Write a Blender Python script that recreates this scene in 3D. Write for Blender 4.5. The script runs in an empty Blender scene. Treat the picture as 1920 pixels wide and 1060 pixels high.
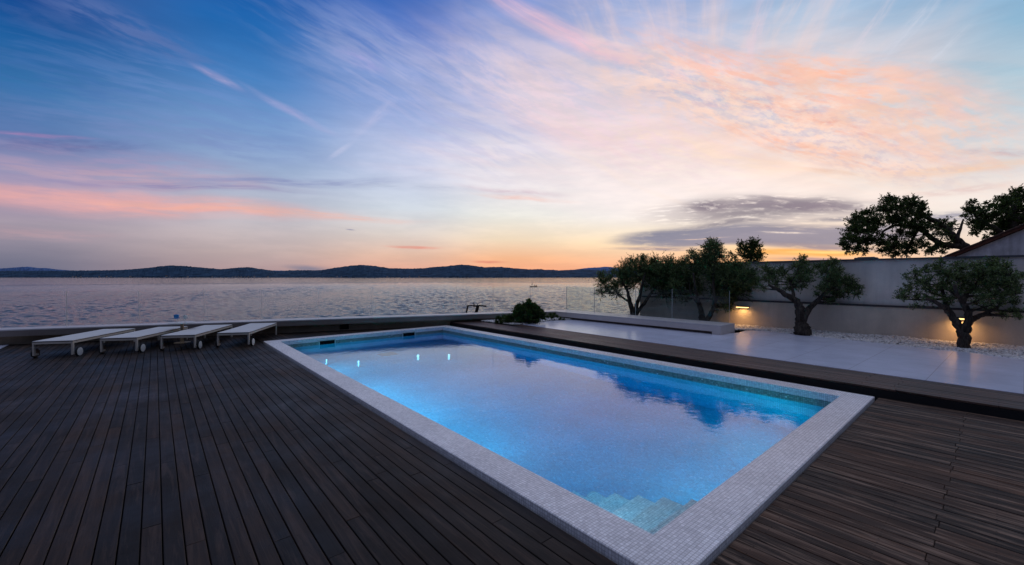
import bpy, bmesh, math, random
import numpy as np
from mathutils import Vector, Matrix
rnd = random.Random(11)
sc = bpy.context.scene
COL = sc.collection
R = math.radians

# ---------------------------------------------------------------- camera
CAMZ = 1.64
F, YAW, PITCH = 783.23, R(40.512), R(0.8085)      # focal length in px of a 1920 px wide frame
FW = np.array([math.sin(YAW)*math.cos(PITCH), math.cos(YAW)*math.cos(PITCH), -math.sin(PITCH)])
RT = np.array([math.cos(YAW), -math.sin(YAW), 0.0])
UP = np.cross(RT, FW)
cd = bpy.data.cameras.new('camera'); cam = bpy.data.objects.new('camera', cd); COL.objects.link(cam)
cam.location = (0, 0, CAMZ); cam.rotation_euler = (math.pi/2-PITCH, 0, -YAW)
cd.sensor_width = 36; cd.lens = F/1920*36; cd.clip_start = .05; cd.clip_end = 60000
sc.camera = cam
def ray(x, y): return FW+(x-960)/F*RT-(y-530)/F*UP
def uz(x, y, z):
    d = ray(x, y); t = (z-CAMZ)/d[2]; return np.array([0, 0, CAMZ])+d*t
def ux(x, y, X):
    d = ray(x, y); t = X/d[0]; return np.array([0, 0, CAMZ])+d*t
def ud(x, y, dep): return np.array([0, 0, CAMZ])+ray(x, y)*dep

# ---------------------------------------------------------------- colour / node helpers
def lin(c):
    o = []
    for v in c[:3]:
        v = v/255.0
        o.append(v/12.92 if v <= .04045 else ((v+.055)/1.055)**2.4)
    return (o[0], o[1], o[2], 1)
class N:
    def __init__(s, nt): s.nt = nt; s.n = nt.nodes; s.l = nt.links
    def new(s, t, **k):
        n = s.n.new(t)
        for a, b in k.items(): setattr(n, a, b)
        return n
    def put(s, sock, v):
        if isinstance(v, bpy.types.NodeSocket): s.l.new(v, sock)
        elif v is not None: sock.default_value = v
    def m(s, op, a, b=None, c=None, clamp=False):
        n = s.new('ShaderNodeMath', operation=op, use_clamp=clamp)
        s.put(n.inputs[0], a); s.put(n.inputs[1], b)
        if c is not None: s.put(n.inputs[2], c)
        return n.outputs[0]
    def v(s, op, a, b=None, out=0):
        n = s.new('ShaderNodeVectorMath', operation=op)
        s.put(n.inputs[0], a)
        if b is not None: s.put(n.inputs[3 if op == 'SCALE' else 1], b)
        return n.outputs[out]
    def xyz(s, a, b, c=0.0):
        n = s.new('ShaderNodeCombineXYZ')
        s.put(n.inputs[0], a); s.put(n.inputs[1], b); s.put(n.inputs[2], c); return n.outputs[0]
    def sep(s, a):
        n = s.new('ShaderNodeSeparateXYZ'); s.put(n.inputs[0], a); return n.outputs
    def mix(s, f, a, b, mode='MIX'):
        n = s.new('ShaderNodeMix', data_type='RGBA', blend_type=mode)
        s.put(n.inputs[0], f); s.put(n.inputs[6], a); s.put(n.inputs[7], b); return n.outputs[2]
    def noise(s, vec, scale=1.0, detail=3.0, rough=.5, dist=0.0, out=0):
        n = s.new('ShaderNodeTexNoise')
        s.put(n.inputs['Vector'], vec); n.inputs['Scale'].default_value = scale
        n.inputs['Detail'].default_value = detail; n.inputs['Roughness'].default_value = rough
        n.inputs['Distortion'].default_value = dist; return n.outputs[out]
    def rng(s, v, a, b, c=0.0, d=1.0, smooth=False):
        n = s.new('ShaderNodeMapRange', interpolation_type='SMOOTHSTEP' if smooth else 'LINEAR')
        s.put(n.inputs[0], v)
        for i, q in enumerate((a, b, c, d)): n.inputs[i+1].default_value = q
        if smooth: n.clamp = False
        return n.outputs[0]
    def ramp(s, v, stops):
        n = s.new('ShaderNodeValToRGB'); s.put(n.inputs[0], v); e = n.color_ramp.elements
        while len(e) < len(stops): e.new(.5)
        for i, (p, c) in enumerate(stops): e[i].position = p; e[i].color = c
        return n.outputs[0]
    def map(s, vec, scale=(1, 1, 1), rot=(0, 0, 0), loc=(0, 0, 0)):
        n = s.new('ShaderNodeMapping'); s.put(n.inputs[0], vec)
        n.inputs[1].default_value = loc; n.inputs[2].default_value = rot; n.inputs[3].default_value = scale
        return n.outputs[0]

def mat(name, color=(.5, .5, .5), rough=.6, spec=.5, metal=0.0, build=None):
    m = bpy.data.materials.new(name); m.use_nodes = True
    g = N(m.node_tree); b = g.n['Principled BSDF']
    b.inputs['Base Color'].default_value = (*color[:3], 1); b.inputs['Roughness'].default_value = rough
    b.inputs['Specular IOR Level'].default_value = spec; b.inputs['Metallic'].default_value = metal
    if build: build(g, b)
    return m
def mottle(scale=6, amt=.25, bump=.3, bscale=60, dist=.004, coord='Object'):
    def f(g, b):
        tc = g.new('ShaderNodeTexCoord').outputs[coord]
        base = tuple(b.inputs['Base Color'].default_value)
        n = g.noise(tc, scale, 6, .6)
        k = g.rng(n, .3, .7, 1-amt, 1+amt)
        g.put(b.inputs['Base Color'], g.v('SCALE', base[:3], k))
        bn = g.new('ShaderNodeBump'); bn.inputs['Strength'].default_value = bump; bn.inputs['Distance'].default_value = dist
        g.put(bn.inputs['Height'], g.noise(tc, bscale, 4, .6)); g.put(b.inputs['Normal'], bn.outputs[0])
    return f

# ---------------------------------------------------------------- sky
def sky():
    w = bpy.data.worlds.new('World'); sc.world = w; w.use_nodes = True
    g = N(w.node_tree); g.n.clear()
    tc = g.new('ShaderNodeTexCoord').outputs['Generated']
    d = g.v('NORMALIZE', tc)
    fx = (math.sin(YAW), math.cos(YAW), 0.0); rx = (math.cos(YAW), -math.sin(YAW), 0.0)
    f = g.v('DOT_PRODUCT', d, fx, 1); r = g.v('DOT_PRODUCT', d, rx, 1)
    a = g.m('ARCTAN2', r, f); z = g.sep(d)[2]
    el = g.m('ARCSINE', z)
    def ae(x, y):
        q = ray(x, y); q = q/np.linalg.norm(q)
        return np.array([math.atan2(q@np.array(rx), q@np.array(fx)), math.asin(q[2])])
    # clear sky: elevation gradients at several bearings, blended round the compass
    Z = (176, 186, 212)
    cols = {
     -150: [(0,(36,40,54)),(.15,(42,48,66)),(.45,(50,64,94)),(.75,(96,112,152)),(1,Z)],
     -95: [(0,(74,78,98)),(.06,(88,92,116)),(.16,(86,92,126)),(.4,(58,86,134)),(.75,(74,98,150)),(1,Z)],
     -50.8: [(0,(104,108,132)),(.035,(126,124,144)),(.085,(164,152,168)),(.13,(170,152,180)),(.17,(138,146,186)),(.22,(88,120,174)),(.297,(54,112,170)),(.37,(26,90,156)),(.42,(10,68,142)),(1,Z)],
     -31.5: [(0,(176,146,150)),(.05,(190,170,170)),(.09,(196,184,188)),(.14,(188,188,202)),(.21,(158,176,208)),(.29,(126,160,208)),(.39,(72,128,192)),(.48,(26,102,176)),(.58,(4,84,168)),(1,Z)],
     -14: [(0,(226,160,140)),(.05,(228,188,168)),(.10,(222,210,204)),(.16,(208,216,228)),(.25,(188,200,232)),(.33,(168,184,226)),(.44,(122,152,214)),(.54,(72,114,196)),(.64,(34,96,180)),(1,Z)],
     0: [(0,(242,162,130)),(.045,(250,188,146)),(.09,(246,222,194)),(.15,(238,236,230)),(.24,(222,224,238)),(.34,(204,208,236)),(.45,(166,182,228)),(.55,(130,156,216)),(.65,(92,130,204)),(1,Z)],
     18: [(0,(250,160,122)),(.035,(252,194,156)),(.08,(254,228,192)),(.14,(252,244,238)),(.24,(248,238,240)),(.32,(234,222,232)),(.43,(198,202,230)),(.53,(160,180,224)),(.64,(118,156,214)),(1,Z)],
     34: [(0,(255,156,100)),(.03,(254,190,134)),(.07,(255,222,180)),(.13,(254,243,234)),(.22,(250,236,232)),(.28,(242,226,220)),(.38,(212,214,226)),(.475,(166,194,224)),(.62,(118,162,212)),(1,Z)],
     50.8: [(0,(236,196,168)),(.05,(240,218,202)),(.12,(236,234,230)),(.17,(216,224,228)),(.22,(190,212,224)),(.30,(160,198,218)),(.37,(138,184,214)),(.5,(118,164,208)),(1,Z)],
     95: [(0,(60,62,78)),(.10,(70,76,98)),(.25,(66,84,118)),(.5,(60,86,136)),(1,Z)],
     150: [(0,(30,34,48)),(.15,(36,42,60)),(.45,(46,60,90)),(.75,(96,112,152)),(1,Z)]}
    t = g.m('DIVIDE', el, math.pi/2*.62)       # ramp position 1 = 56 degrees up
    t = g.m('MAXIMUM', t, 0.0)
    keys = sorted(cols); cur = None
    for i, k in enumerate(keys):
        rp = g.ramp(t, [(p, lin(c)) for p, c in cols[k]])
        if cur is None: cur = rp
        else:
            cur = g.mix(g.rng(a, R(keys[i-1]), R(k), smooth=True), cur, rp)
    # gentle warp so that cloud edges wander
    P0 = g.xyz(a, el)
    wn = g.noise(P0, 3.5, 2, .5, out=1)
    P = g.v('ADD', P0, g.v('SCALE', g.v('SUBTRACT', wn, (.5, .5, .5)), .05))
    base = cur
    def geom(x, y, L, W, ang):
        c = ae(x, y); ca, sa = math.cos(R(ang)), math.sin(R(ang)); e = 2.0
        jx = (ae(x+e, y)-c)/e; jy = (ae(x, y+e)-c)/e
        return c, (jx*ca+jy*sa)*L, (-jx*sa+jy*ca)*W
    def noise2(vec, detail, rough):
        n = g.new('ShaderNodeTexNoise', noise_dimensions='2D'); g.put(n.inputs['Vector'], vec)
        n.inputs['Scale'].default_value = 1.0; n.inputs['Detail'].default_value = detail; n.inputs['Roughness'].default_value = rough
        return n.outputs[0]
    def patch(cur, idx, x, y, L, W, ang, col, op, amt=1.3, n1=1.2, n2=2.2, det=5, soft=.9, lo=.36, hi=.64):
        c, v1, v2 = geom(x, y, L, W, ang)
        # chained on the colour so far (weight 1e-7): keeps the shader's live values few
        nn_ = g.new('ShaderNodeVectorMath', operation='MULTIPLY_ADD'); g.put(nn_.inputs[0], cur); nn_.inputs[1].default_value = (1e-7, 1e-7, 0)
        g.put(nn_.inputs[2], P)
        mp = g.new('ShaderNodeMapping', vector_type='TEXTURE'); g.put(mp.inputs[0], nn_.outputs[0])
        mp.inputs[1].default_value = (c[0], c[1], 0); mp.inputs[2].default_value = (0, 0, math.atan2(v1[1], v1[0]))
        mp.inputs[3].default_value = (float(np.linalg.norm(v1)), -float(np.linalg.norm(v2)), 1)
        q = mp.outputs[0]
        m = g.rng(g.v('LENGTH', q, None, 1), 1-soft, 1.15, 1.0, 0.0, True)
        sd = (idx+1)*7.31
        ma = g.new('ShaderNodeVectorMath', operation='MULTIPLY_ADD'); g.put(ma.inputs[0], q); ma.inputs[1].default_value = (n1, n2, 0); ma.inputs[2].default_value = (sd, sd*.7, 0)
        k = g.rng(noise2(ma.outputs[0], min(det, 4), .6), lo, hi, 1-amt if amt < 1 else 0.0, op, True) if amt >= 1 else g.rng(noise2(ma.outputs[0], min(det, 4), .6), lo, hi, (1-amt)*op, op, True)
        return g.mix(g.m('MULTIPLY', m, k), cur, lin(col))
    def fan(cur):
        c0 = ae(1310, 420)
        so = g.sep(g.v('SUBTRACT', P, (c0[0], c0[1], 0)))
        phi = g.m('ARCTAN2', so[1], so[0]); rad = g.m('POWER', g.m('ADD', g.m('MULTIPLY', so[0], so[0]), g.m('MULTIPLY', so[1], so[1])), .5)
        fan1 = noise2(g.xyz(g.m('MULTIPLY', phi, 4.2), g.m('MULTIPLY', rad, 2.6)), 5, .62)
        fan2 = noise2(g.xyz(g.m('MULTIPLY', phi, 13.0), g.m('MULTIPLY', rad, 4.0)), 4, .6)
        cf = ae(1260, 60)
        of = g.v('LENGTH', g.v('MULTIPLY', g.v('SUBTRACT', P, (cf[0], cf[1], 0)), (1/.62, 1/.34, 1)), None, 1)
        fk = g.m('MULTIPLY', g.rng(fan1, .42, .66, 0, 1, True), g.rng(fan2, .25, .7, .45, 1, True))
        return g.mix(g.m('MULTIPLY', g.m('MULTIPLY', g.rng(of, .3, 1.0, 1, 0, True), fk), .48), cur, lin((243, 213, 208)))
    V0 = [(1330, 215, 640, 215, 10, (246, 218, 212), .85, .55, 2.2, 5, 5, .9, .35, .6),
          (1020, 250, 420, 120, 22, (224, 212, 226), .6, .7, 2, 5, 5, .9, .38, .62),
          (720, 130, 300, 110, 24, (142, 162, 210), .5, .8, 2, 5)]
    L = [
     (1055, 62, 250, 24, 24, (240, 196, 214), .8, .5, 1.5, 2), (1230, 140, 110, 16, 19, (246, 200, 200), .7, .5, 1.5, 2),
     (1560, 140, 240, 48, 9, (253, 192, 168), .95, .8, 3, 3), (1340, 120, 170, 40, 12, (246, 200, 200), .7, .8, 3, 3),
     (1530, 222, 300, 26, 17, (246, 178, 158), .9, .8, 4, 2.2), (1490, 272, 260, 26, 14, (250, 190, 168), .9, .8, 4, 2.2),
     (1300, 190, 150, 22, 10, (196, 176, 200), .6, .8, 4, 2), (1440, 190, 220, 16, 12, (214, 178, 188), .6, .9, 4, 2),
     (1660, 245, 260, 30, 17, (226, 196, 200), .6, .9, 4, 2.5), (1760, 190, 190, 60, 24, (240, 206, 204), .6, .8, 3, 3),
     (1390, 300, 420, 34, 8, (254, 226, 208), .8, .7, 4, 2.5), (1150, 285, 300, 40, 20, (246, 214, 216), .6, .7, 3, 3),
     (1180, 340, 190, 7, 24, (252, 226, 212), .7, .4, 2, 1.2), (1000, 320, 300, 26, 9, (240, 212, 220), .5, .7, 3, 2.5),
     (1700, 60, 130, 14, -52, (214, 216, 232), .42, .7, 2, 2), (1640, 50, 110, 12, -58, (226, 214, 226), .42, .7, 2, 2),
     (1760, 105, 90, 10, -45, (206, 214, 230), .42, .7, 2, 2), (1420, 60, 140, 26, -78, (232, 206, 220), .42, .7, 2, 2),
     (240, 62, 260, 40, 24, (96, 118, 176), .7, .8, 2.5, 2.5), (90, 40, 130, 30, 20, (60, 96, 160), .6, .8, 2, 2),
     (410, 153, 62, 9, 24, (190, 174, 214), .55, .4, 1.5, 1), (548, 212, 115, 9, 27, (180, 174, 218), .5, .4, 2, 1),
     (672, 118, 60, 20, 20, (158, 160, 216), .7, .6, 2, 2), (700, 225, 60, 14, -42, (186, 190, 228), .55, .5, 2, 1),
     (640, 283, 32, 7, -32, (200, 204, 236), .6, .3, 1, 1), (330, 255, 420, 50, 8, (122, 140, 194), .5, .8, 3, 3),
     (90, 262, 260, 20, 3, (84, 100, 156), .7, .6, 3, 1.5), (60, 245, 140, 5, 4, (170, 130, 180), .6, .6, 2, 1),
     (190, 300, 420, 40, 6, (166, 150, 186), .7, .6, 3, 2), (260, 328, 420, 24, 5, (194, 164, 182), .75, .6, 4, 2.5),
     (330, 345, 360, 9, 4, (140, 132, 178), .7, .6, 4, 2), (120, 358, 360, 30, 3, (224, 170, 172), .75, .5, 4, 2),
     (320, 384, 440, 27, 4, (236, 172, 168), .85, .5, 4, 2.4), (420, 392, 330, 9, 5, (244, 178, 160), .6, .5, 4, 1.4), (620, 402, 220, 8, 5, (234, 184, 172), .7, .6, 4, 1.6),
     (560, 341, 300, 10, 1, (132, 142, 188), .75, .6, 3, 1.4), (760, 352, 200, 8, 3, (180, 190, 214), .7, .7, 3, 1.4),
     (970, 360, 130, 9, 4, (186, 160, 184), .85, .5, 3, 1.4), (985, 371, 110, 6, 4, (244, 190, 176), .9, .5, 3, 1.2),
     (900, 334, 260, 12, 4, (196, 192, 216), .5, .7, 4, 1.6),
     (60, 430, 240, 16, 2, (186, 156, 166), .6, .6, 3, 2), (780, 463, 60, 4, 1, (230, 150, 136), .9, .3, 2, 1),
     (915, 487, 36, 3, 0, (216, 120, 110), .7, .3, 2, 1), (658, 429, 12, 1.6, 4, (150, 148, 172), .9, .1, 1, 1),
     (575, 503, 52, 8, 0, (122, 126, 150), .85, .2, 1, 1),
     (1800, 312, 180, 12, -3, (248, 208, 180), .9, .5, 3, 1.5), (1880, 285, 120, 10, 4, (206, 178, 184), .7, .6, 3, 1.5),
     (1790, 352, 150, 9, -4, (222, 196, 194), .7, .6, 4, 1.5), (1550, 318, 60, 6, 4, (236, 196, 176), .8, .5, 2, 1),
     (1250, 330, 420, 46, 6, (255, 234, 222), .6, .6, 3, 2),
     (1020, 335, 400, 80, 6, (240, 230, 236), .6, .4, 3, 2), (1250, 370, 460, 55, 3, (255, 242, 238), .6, .3, 3, 2),
     (1420, 215, 460, 110, 13, (255, 216, 198), .7, 1.3, 7, 4, 4, .9, .42, .62), (1360, 180, 440, 90, 12, (184, 194, 218), .6, 1.3, 6, 4.5, 4, .9, .45, .64), (1460, 205, 380, 80, 14, (255, 228, 212), .45, 1.3, 17, 7, 4, .9, .44, .62), (1480, 160, 420, 60, 12, (250, 190, 170), .7, 1.3, 5, 3, 4, .9, .44, .62),
     (1660, 210, 320, 100, 20, (248, 206, 188), .75, 1.3, 6, 4, 4, .9, .42, .62), (1100, 230, 340, 90, 20, (240, 214, 226), .55, 1.3, 9, 7, 4, .9, .42, .64),
     (1560, 270, 300, 50, 14, (200, 190, 208), .5, 1.3, 12, 5, 4, .9, .46, .66), (820, 200, 300, 120, 26, (176, 182, 224), .45, 1.3, 3, 8, 4, .9, .40, .64),
     (380, 190, 380, 90, 14, (112, 140, 200), .35, 1.3, 3, 7, 4, .9, .40, .64), (120, 150, 260, 60, 10, (66, 110, 178), .3, 1.3, 3, 5, 4, .9, .40, .64),
    ]
    # dark stratus bank over the sunset, with the orange gap below it
    D = [
     (1400, 398, 260, 34, -2, (176, 166, 170), .7, 1.3, 4, 6, 4, .7), (1470, 386, 190, 18, -2, (140, 132, 146), .9, 1.3, 5, 2.2, 4, .7),
     (1390, 442, 280, 24, -1, (146, 144, 160), 1, .75, 4, 5, 4, .55), (1580, 436, 200, 22, -3, (152, 148, 164), .95, .8, 4, 4, 4, .55), (1250, 452, 130, 12, 0, (150, 146, 160), .9, .5, 4, 2, 4, .6),
     (1330, 392, 62, 15, 2, (138, 128, 142), 1, .9, 2.6, 1.8), (1400, 404, 130, 12, -4, (150, 142, 152), .9, .9, 4, 1.8),
     (1500, 386, 130, 13, -2, (142, 132, 146), 1, .9, 4, 1.8), (1440, 374, 60, 6, 3, (160, 150, 160), .8, .9, 3, 1.6),
     (1370, 420, 110, 7, -5, (146, 140, 152), .85, .8, 4, 1.4), (1580, 405, 90, 6, -6, (150, 146, 158), .9, .8, 4, 1.4),
     (1290, 441, 150, 15, -1, (140, 140, 160), 1, .35, 4, 2, 5, .5), (1430, 445, 200, 19, -1, (146, 144, 162), 1, .3, 5, 2, 5, .5),
     (1560, 440, 160, 17, -4, (152, 148, 164), .95, .5, 5, 2, 5, .6), (1620, 425, 120, 8, -10, (150, 146, 160), .9, .7, 4, 1.5),
     (1240, 466, 120, 5, 1, (156, 142, 152), .9, .6, 4, 1.4), (1360, 458, 150, 7, 0, (142, 138, 156), .95, .5, 4, 1.4),
     (1540, 462, 170, 9, 0, (158, 146, 158), .9, .5, 4, 1.6), (1500, 474, 140, 8, -1, (255, 182, 100), .95, .2, 3, 1.2, 4, .6),
     (1540, 471, 90, 4, -3, (255, 224, 142), 1, .3, 3, 1), (1530, 486, 110, 5, -1, (172, 146, 152), .9, .3, 3, 1.2),
     (1320, 448, 60, 1.6, 1, (236, 204, 186), .8, .6, 4, 1), (1470, 437, 60, 2.5, -2, (240, 224, 214), .9, .6, 4, 1),
     (1790, 398, 130, 11, -1, (150, 150, 170), .9, .6, 4, 1.8), (1700, 412, 120, 7, -3, (164, 160, 174), .8, .7, 4, 1.6),
    ]
    D = [q if sum(q[5]) > 520 else (tuple(q)+(5, .9)[len(q)-10:])[:12]+(.30, .52) for q in D]
    jobs = [('p', i, q) for i, q in enumerate(V0)]+[('f', 0, None)]+[('p', i+3, q) for i, q in enumerate(L+D)]
    def box(job):
        if job[0] == 'f': return (-.25, 1.1, .12, 1.0)
        q = job[2]; pts = []
        for sx in (-1, 1):
            for sy in (-1, 1): pass
        c, v1, v2 = geom(*q[:5])
        for t_ in range(24):
            th = t_/24*2*math.pi; pts.append(c+1.17*(v1*math.cos(th)+v2*math.sin(th)))
        pts = np.array(pts); return (pts[:, 0].min()-.03, pts[:, 0].max()+.03, pts[:, 1].min()-.03, pts[:, 1].max()+.03)
    bxs = [(j, box(j)) for j in jobs]
    def tint(cur):
        mp = g.map(g.v('ADD', P0, g.v('SCALE', cur, 1e-7)), scale=(5, 26, 1), rot=(0, 0, R(-12)))
        return g.mix(1.0, cur, g.mix(g.rng(noise2(mp, 4, .62), .3, .72, 0, 1, True), (.945, .955, .95, 1), (1.055, 1.045, 1.02, 1)), 'MULTIPLY')
    cnt = [0]
    def leaf(a0, a1, e0, e1):
        nonlocal g, P, P0
        cnt[0] += 1
        tr = bpy.data.node_groups.new('sky_cell_%d' % cnt[0], 'ShaderNodeTree')
        for nm, ty in (('P', 'NodeSocketVector'), ('P0', 'NodeSocketVector'), ('Base', 'NodeSocketColor')): tr.interface.new_socket(nm, in_out='INPUT', socket_type=ty)
        tr.interface.new_socket('Color', in_out='OUTPUT', socket_type='NodeSocketColor')
        g_, P_, P0_ = g, P, P0
        g = N(tr); gi = g.new('NodeGroupInput'); P, P0 = gi.outputs[0], gi.outputs[1]; cur = gi.outputs[2]
        for j, b_ in bxs:
            if b_[1] < a0 or b_[0] > a1 or b_[3] < e0 or b_[2] > e1: continue
            cur = fan(cur) if j[0] == 'f' else patch(cur, j[1], *j[2])
        cur = tint(cur); go = g.new('NodeGroupOutput'); g.l.new(cur, go.inputs[0])
        g, P, P0 = g_, P_, P0_
        gn = g.new('ShaderNodeGroup'); gn.node_tree = tr
        g.l.new(P, gn.inputs[0]); g.l.new(P0, gn.inputs[1]); g.l.new(base, gn.inputs[2])
        b1 = g.new('ShaderNodeBackground'); g.put(b1.inputs[0], gn.outputs[0]); return b1.outputs[0]
    def split(a0, a1, e0, e1, dep):
        """the sky in cells, so that every ray works out only the clouds near it"""
        if dep == 0: return leaf(a0, a1, e0, e1)
        wa, we = a1-a0, (e1-e0)*2.2
        mx = g.new('ShaderNodeMixShader')
        if wa > we:
            mid = (a0+a1)/2; g.put(mx.inputs[0], g.m('GREATER_THAN', a, mid)); A_ = split(a0, mid, e0, e1, dep-1); B_ = split(mid, a1, e0, e1, dep-1)
        else:
            mid = (e0+e1)/2; g.put(mx.inputs[0], g.m('GREATER_THAN', el, mid)); A_ = split(a0, a1, e0, mid, dep-1); B_ = split(a0, a1, mid, e1, dep-1)
        g.l.new(A_, mx.inputs[1]); g.l.new(B_, mx.inputs[2]); return mx.outputs[0]
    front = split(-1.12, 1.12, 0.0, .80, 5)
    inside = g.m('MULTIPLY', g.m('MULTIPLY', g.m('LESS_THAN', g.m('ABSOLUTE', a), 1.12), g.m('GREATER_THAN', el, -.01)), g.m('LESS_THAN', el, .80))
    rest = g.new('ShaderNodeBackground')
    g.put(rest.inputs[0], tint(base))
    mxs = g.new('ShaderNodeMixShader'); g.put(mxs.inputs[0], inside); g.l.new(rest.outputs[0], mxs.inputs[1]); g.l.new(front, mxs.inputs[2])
    st = g.new('ShaderNodeTexSky', sky_type='NISHITA', sun_disc=False, sun_elevation=R(1.0))
    st.sun_rotation = YAW+R(34)
    bg2 = g.new('ShaderNodeBackground'); g.put(bg2.inputs[0], st.outputs[0]); bg2.inputs[1].default_value = .003
    ad = g.new('ShaderNodeAddShader'); g.l.new(mxs.outputs[0], ad.inputs[0]); g.l.new(bg2.outputs[0], ad.inputs[1])
    out = g.new('ShaderNodeOutputWorld'); g.l.new(ad.outputs[0], out.inputs[0])
    w.cycles.sampling_method = 'MANUAL'; w.cycles.sample_map_resolution = 512
sky()
sl = bpy.data.lights.new('sun', 'SUN'); sl.energy = .12; sl.angle = R(10); sl.color = (1, .62, .38)
so = bpy.data.objects.new('sun', sl); COL.objects.link(so)
saz = YAW+R(34); sd = Vector((math.sin(saz)*math.cos(R(3)), math.cos(saz)*math.cos(R(3)), math.sin(R(3))))
so.rotation_euler = sd.to_track_quat('Z', 'Y').to_euler(); so.location = (0, 0, 30)

# ---------------------------------------------------------------- mesh helpers
class MB:
    def __init__(s): s.v = []; s.f = []; s.t = []; s.mi = []
    def add(s, vs, fs, t=0.0, mi=0):
        o = len(s.v); s.v += [tuple(float(c) for c in q) for q in vs]; s.f += [tuple(i+o for i in f) for f in fs]
        s.t += [t]*len(fs); s.mi += [mi]*len(fs)
    def box(s, x0, x1, y0, y1, z0, z1, t=0.0, mi=0, M=None):
        vs = [(x, y, z) for z in (z0, z1) for y in (y0, y1) for x in (x0, x1)]
        if M is not None: vs = [M@Vector(q) for q in vs]
        s.add(vs, [(0, 2, 3, 1), (4, 5, 7, 6), (0, 1, 5, 4), (2, 6, 7, 3), (0, 4, 6, 2), (1, 3, 7, 5)], t, mi)
    def cbox(s, x0, x1, y0, y1, z0, z1, c=.003, t=0.0, mi=0, M=None):   # box with a chamfered top
        vs = [(x, y, z0) for y in (y0, y1) for x in (x0, x1)]+[(x, y, z1-c) for y in (y0, y1) for x in (x0, x1)] \
            + [(x, y, z1) for y in (y0+c, y1-c) for x in (x0+c, x1-c)]
        if M is not None: vs = [M@Vector(q) for q in vs]
        fs = [(0, 2, 3, 1), (8, 9, 11, 10)]
        for a, b in ((0, 1), (1, 3), (3, 2), (2, 0)):
            fs += [(a, b, b+4, a+4), (a+4, b+4, b+8, a+8)]
        s.add(vs, fs, t, mi)
    def prism(s, pts, z0, z1, t=0.0, mi=0):       # pts anticlockwise
        n = len(pts)
        vs = [(p[0], p[1], z0) for p in pts]+[(p[0], p[1], z1) for p in pts]
        s.add(vs, [tuple(range(n-1, -1, -1)), tuple(range(n, 2*n))]+[(i, (i+1) % n, (i+1) % n+n, i+n) for i in range(n)], t, mi)
    def tube(s, pts, rad, k=8, t=0.0, mi=0, cap=True, wob=0.0):
        pts = [Vector(p) for p in pts]; n = len(pts); o = []
        fs = []; up = Vector((.31, .17, .93)).normalized()
        prev = None
        for i, p in enumerate(pts):
            d = (pts[min(i+1, n-1)]-pts[max(i-1, 0)]).normalized()
            a = (prev-d*prev.dot(d)) if prev is not None else d.cross(up if abs(d.dot(up)) < .9 else Vector((1, 0, 0)))
            a.normalize(); prev = a; b = d.cross(a)
            for j in range(k):
                th = 2*math.pi*j/k
                rr = rad[i]*(1+wob*math.sin(3*th+i*1.3)+wob*.7*rnd.uniform(-1, 1))
                o.append(p+a*math.cos(th)*rr+b*math.sin(th)*rr)
        for i in range(n-1):
            for j in range(k):
                fs.append((i*k+j, i*k+(j+1) % k, (i+1)*k+(j+1) % k, (i+1)*k+j))
        if cap: fs += [tuple(range(k-1, -1, -1)), tuple(range((n-1)*k, n*k))]
        s.add(o, fs, t, mi)
    def lathe(s, prof, c, k=24, t=0.0, mi=0, M=None):    # prof: (r,z)
        vs = []; fs = []
        for r_, z_ in prof:
            for j in range(k):
                th = 2*math.pi*j/k; q = Vector((r_*math.cos(th), r_*math.sin(th), z_))
                if M is not None: q = M@q
                vs.append((q[0]+c[0], q[1]+c[1], q[2]+c[2]))
        for i in range(len(prof)-1):
            for j in range(k): fs.append((i*k+j, i*k+(j+1) % k, (i+1)*k+(j+1) % k, (i+1)*k+j))
        fs += [tuple(range(k-1, -1, -1)), tuple(range((len(prof)-1)*k, len(prof)*k))]
        s.add(vs, fs, t, mi)
    def build(s, name, mats, parent=None, smooth=False, tint=False, uv=False, **tags):
        me = bpy.data.meshes.new(name); me.from_pydata(s.v, [], s.f); me.update()
        for m in (mats if isinstance(mats, (list, tuple)) else [mats]): me.materials.append(m)
        me.polygons.foreach_set('material_index', s.mi)
        if smooth: me.polygons.foreach_set('use_smooth', [True]*len(s.f))
        if tint:
            at = me.attributes.new('tint', 'FLOAT', 'FACE'); at.data.foreach_set('value', s.t)
        if uv:
            u = me.uv_layers.new(name='UVMap')
            for p in me.polygons:
                nx, ny, nz = (abs(c) for c in p.normal)
                for li in p.loop_indices:
                    co = me.vertices[me.loops[li].vertex_index].co
                    u.data[li].uv = (co.x, co.y) if nz >= max(nx, ny) else ((co.y, co.z) if nx > ny else (co.x, co.z))
        o = bpy.data.objects.new(name, me); COL.objects.link(o)
        if parent is not None:
            o.parent = parent; o.matrix_parent_inverse = Matrix.Translation(-parent.location) if parent.type == 'EMPTY' and parent.rotation_euler.z == 0 else Matrix()
        for k_, v_ in tags.items(): o[k_] = v_
        return o
def thing(name, label, cat, loc=(0, 0, 0), group=None):
    o = bpy.data.objects.new(name, None); COL.objects.link(o); o.location = loc; o.empty_display_size = .2
    o['label'] = label; o['category'] = cat
    if group: o['group'] = group
    return o
def bmat_smooth(o, ang=40):
    for p in o.data.polygons: p.use_smooth = True
    o.data.set_sharp_from_angle(angle=R(ang))

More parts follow.
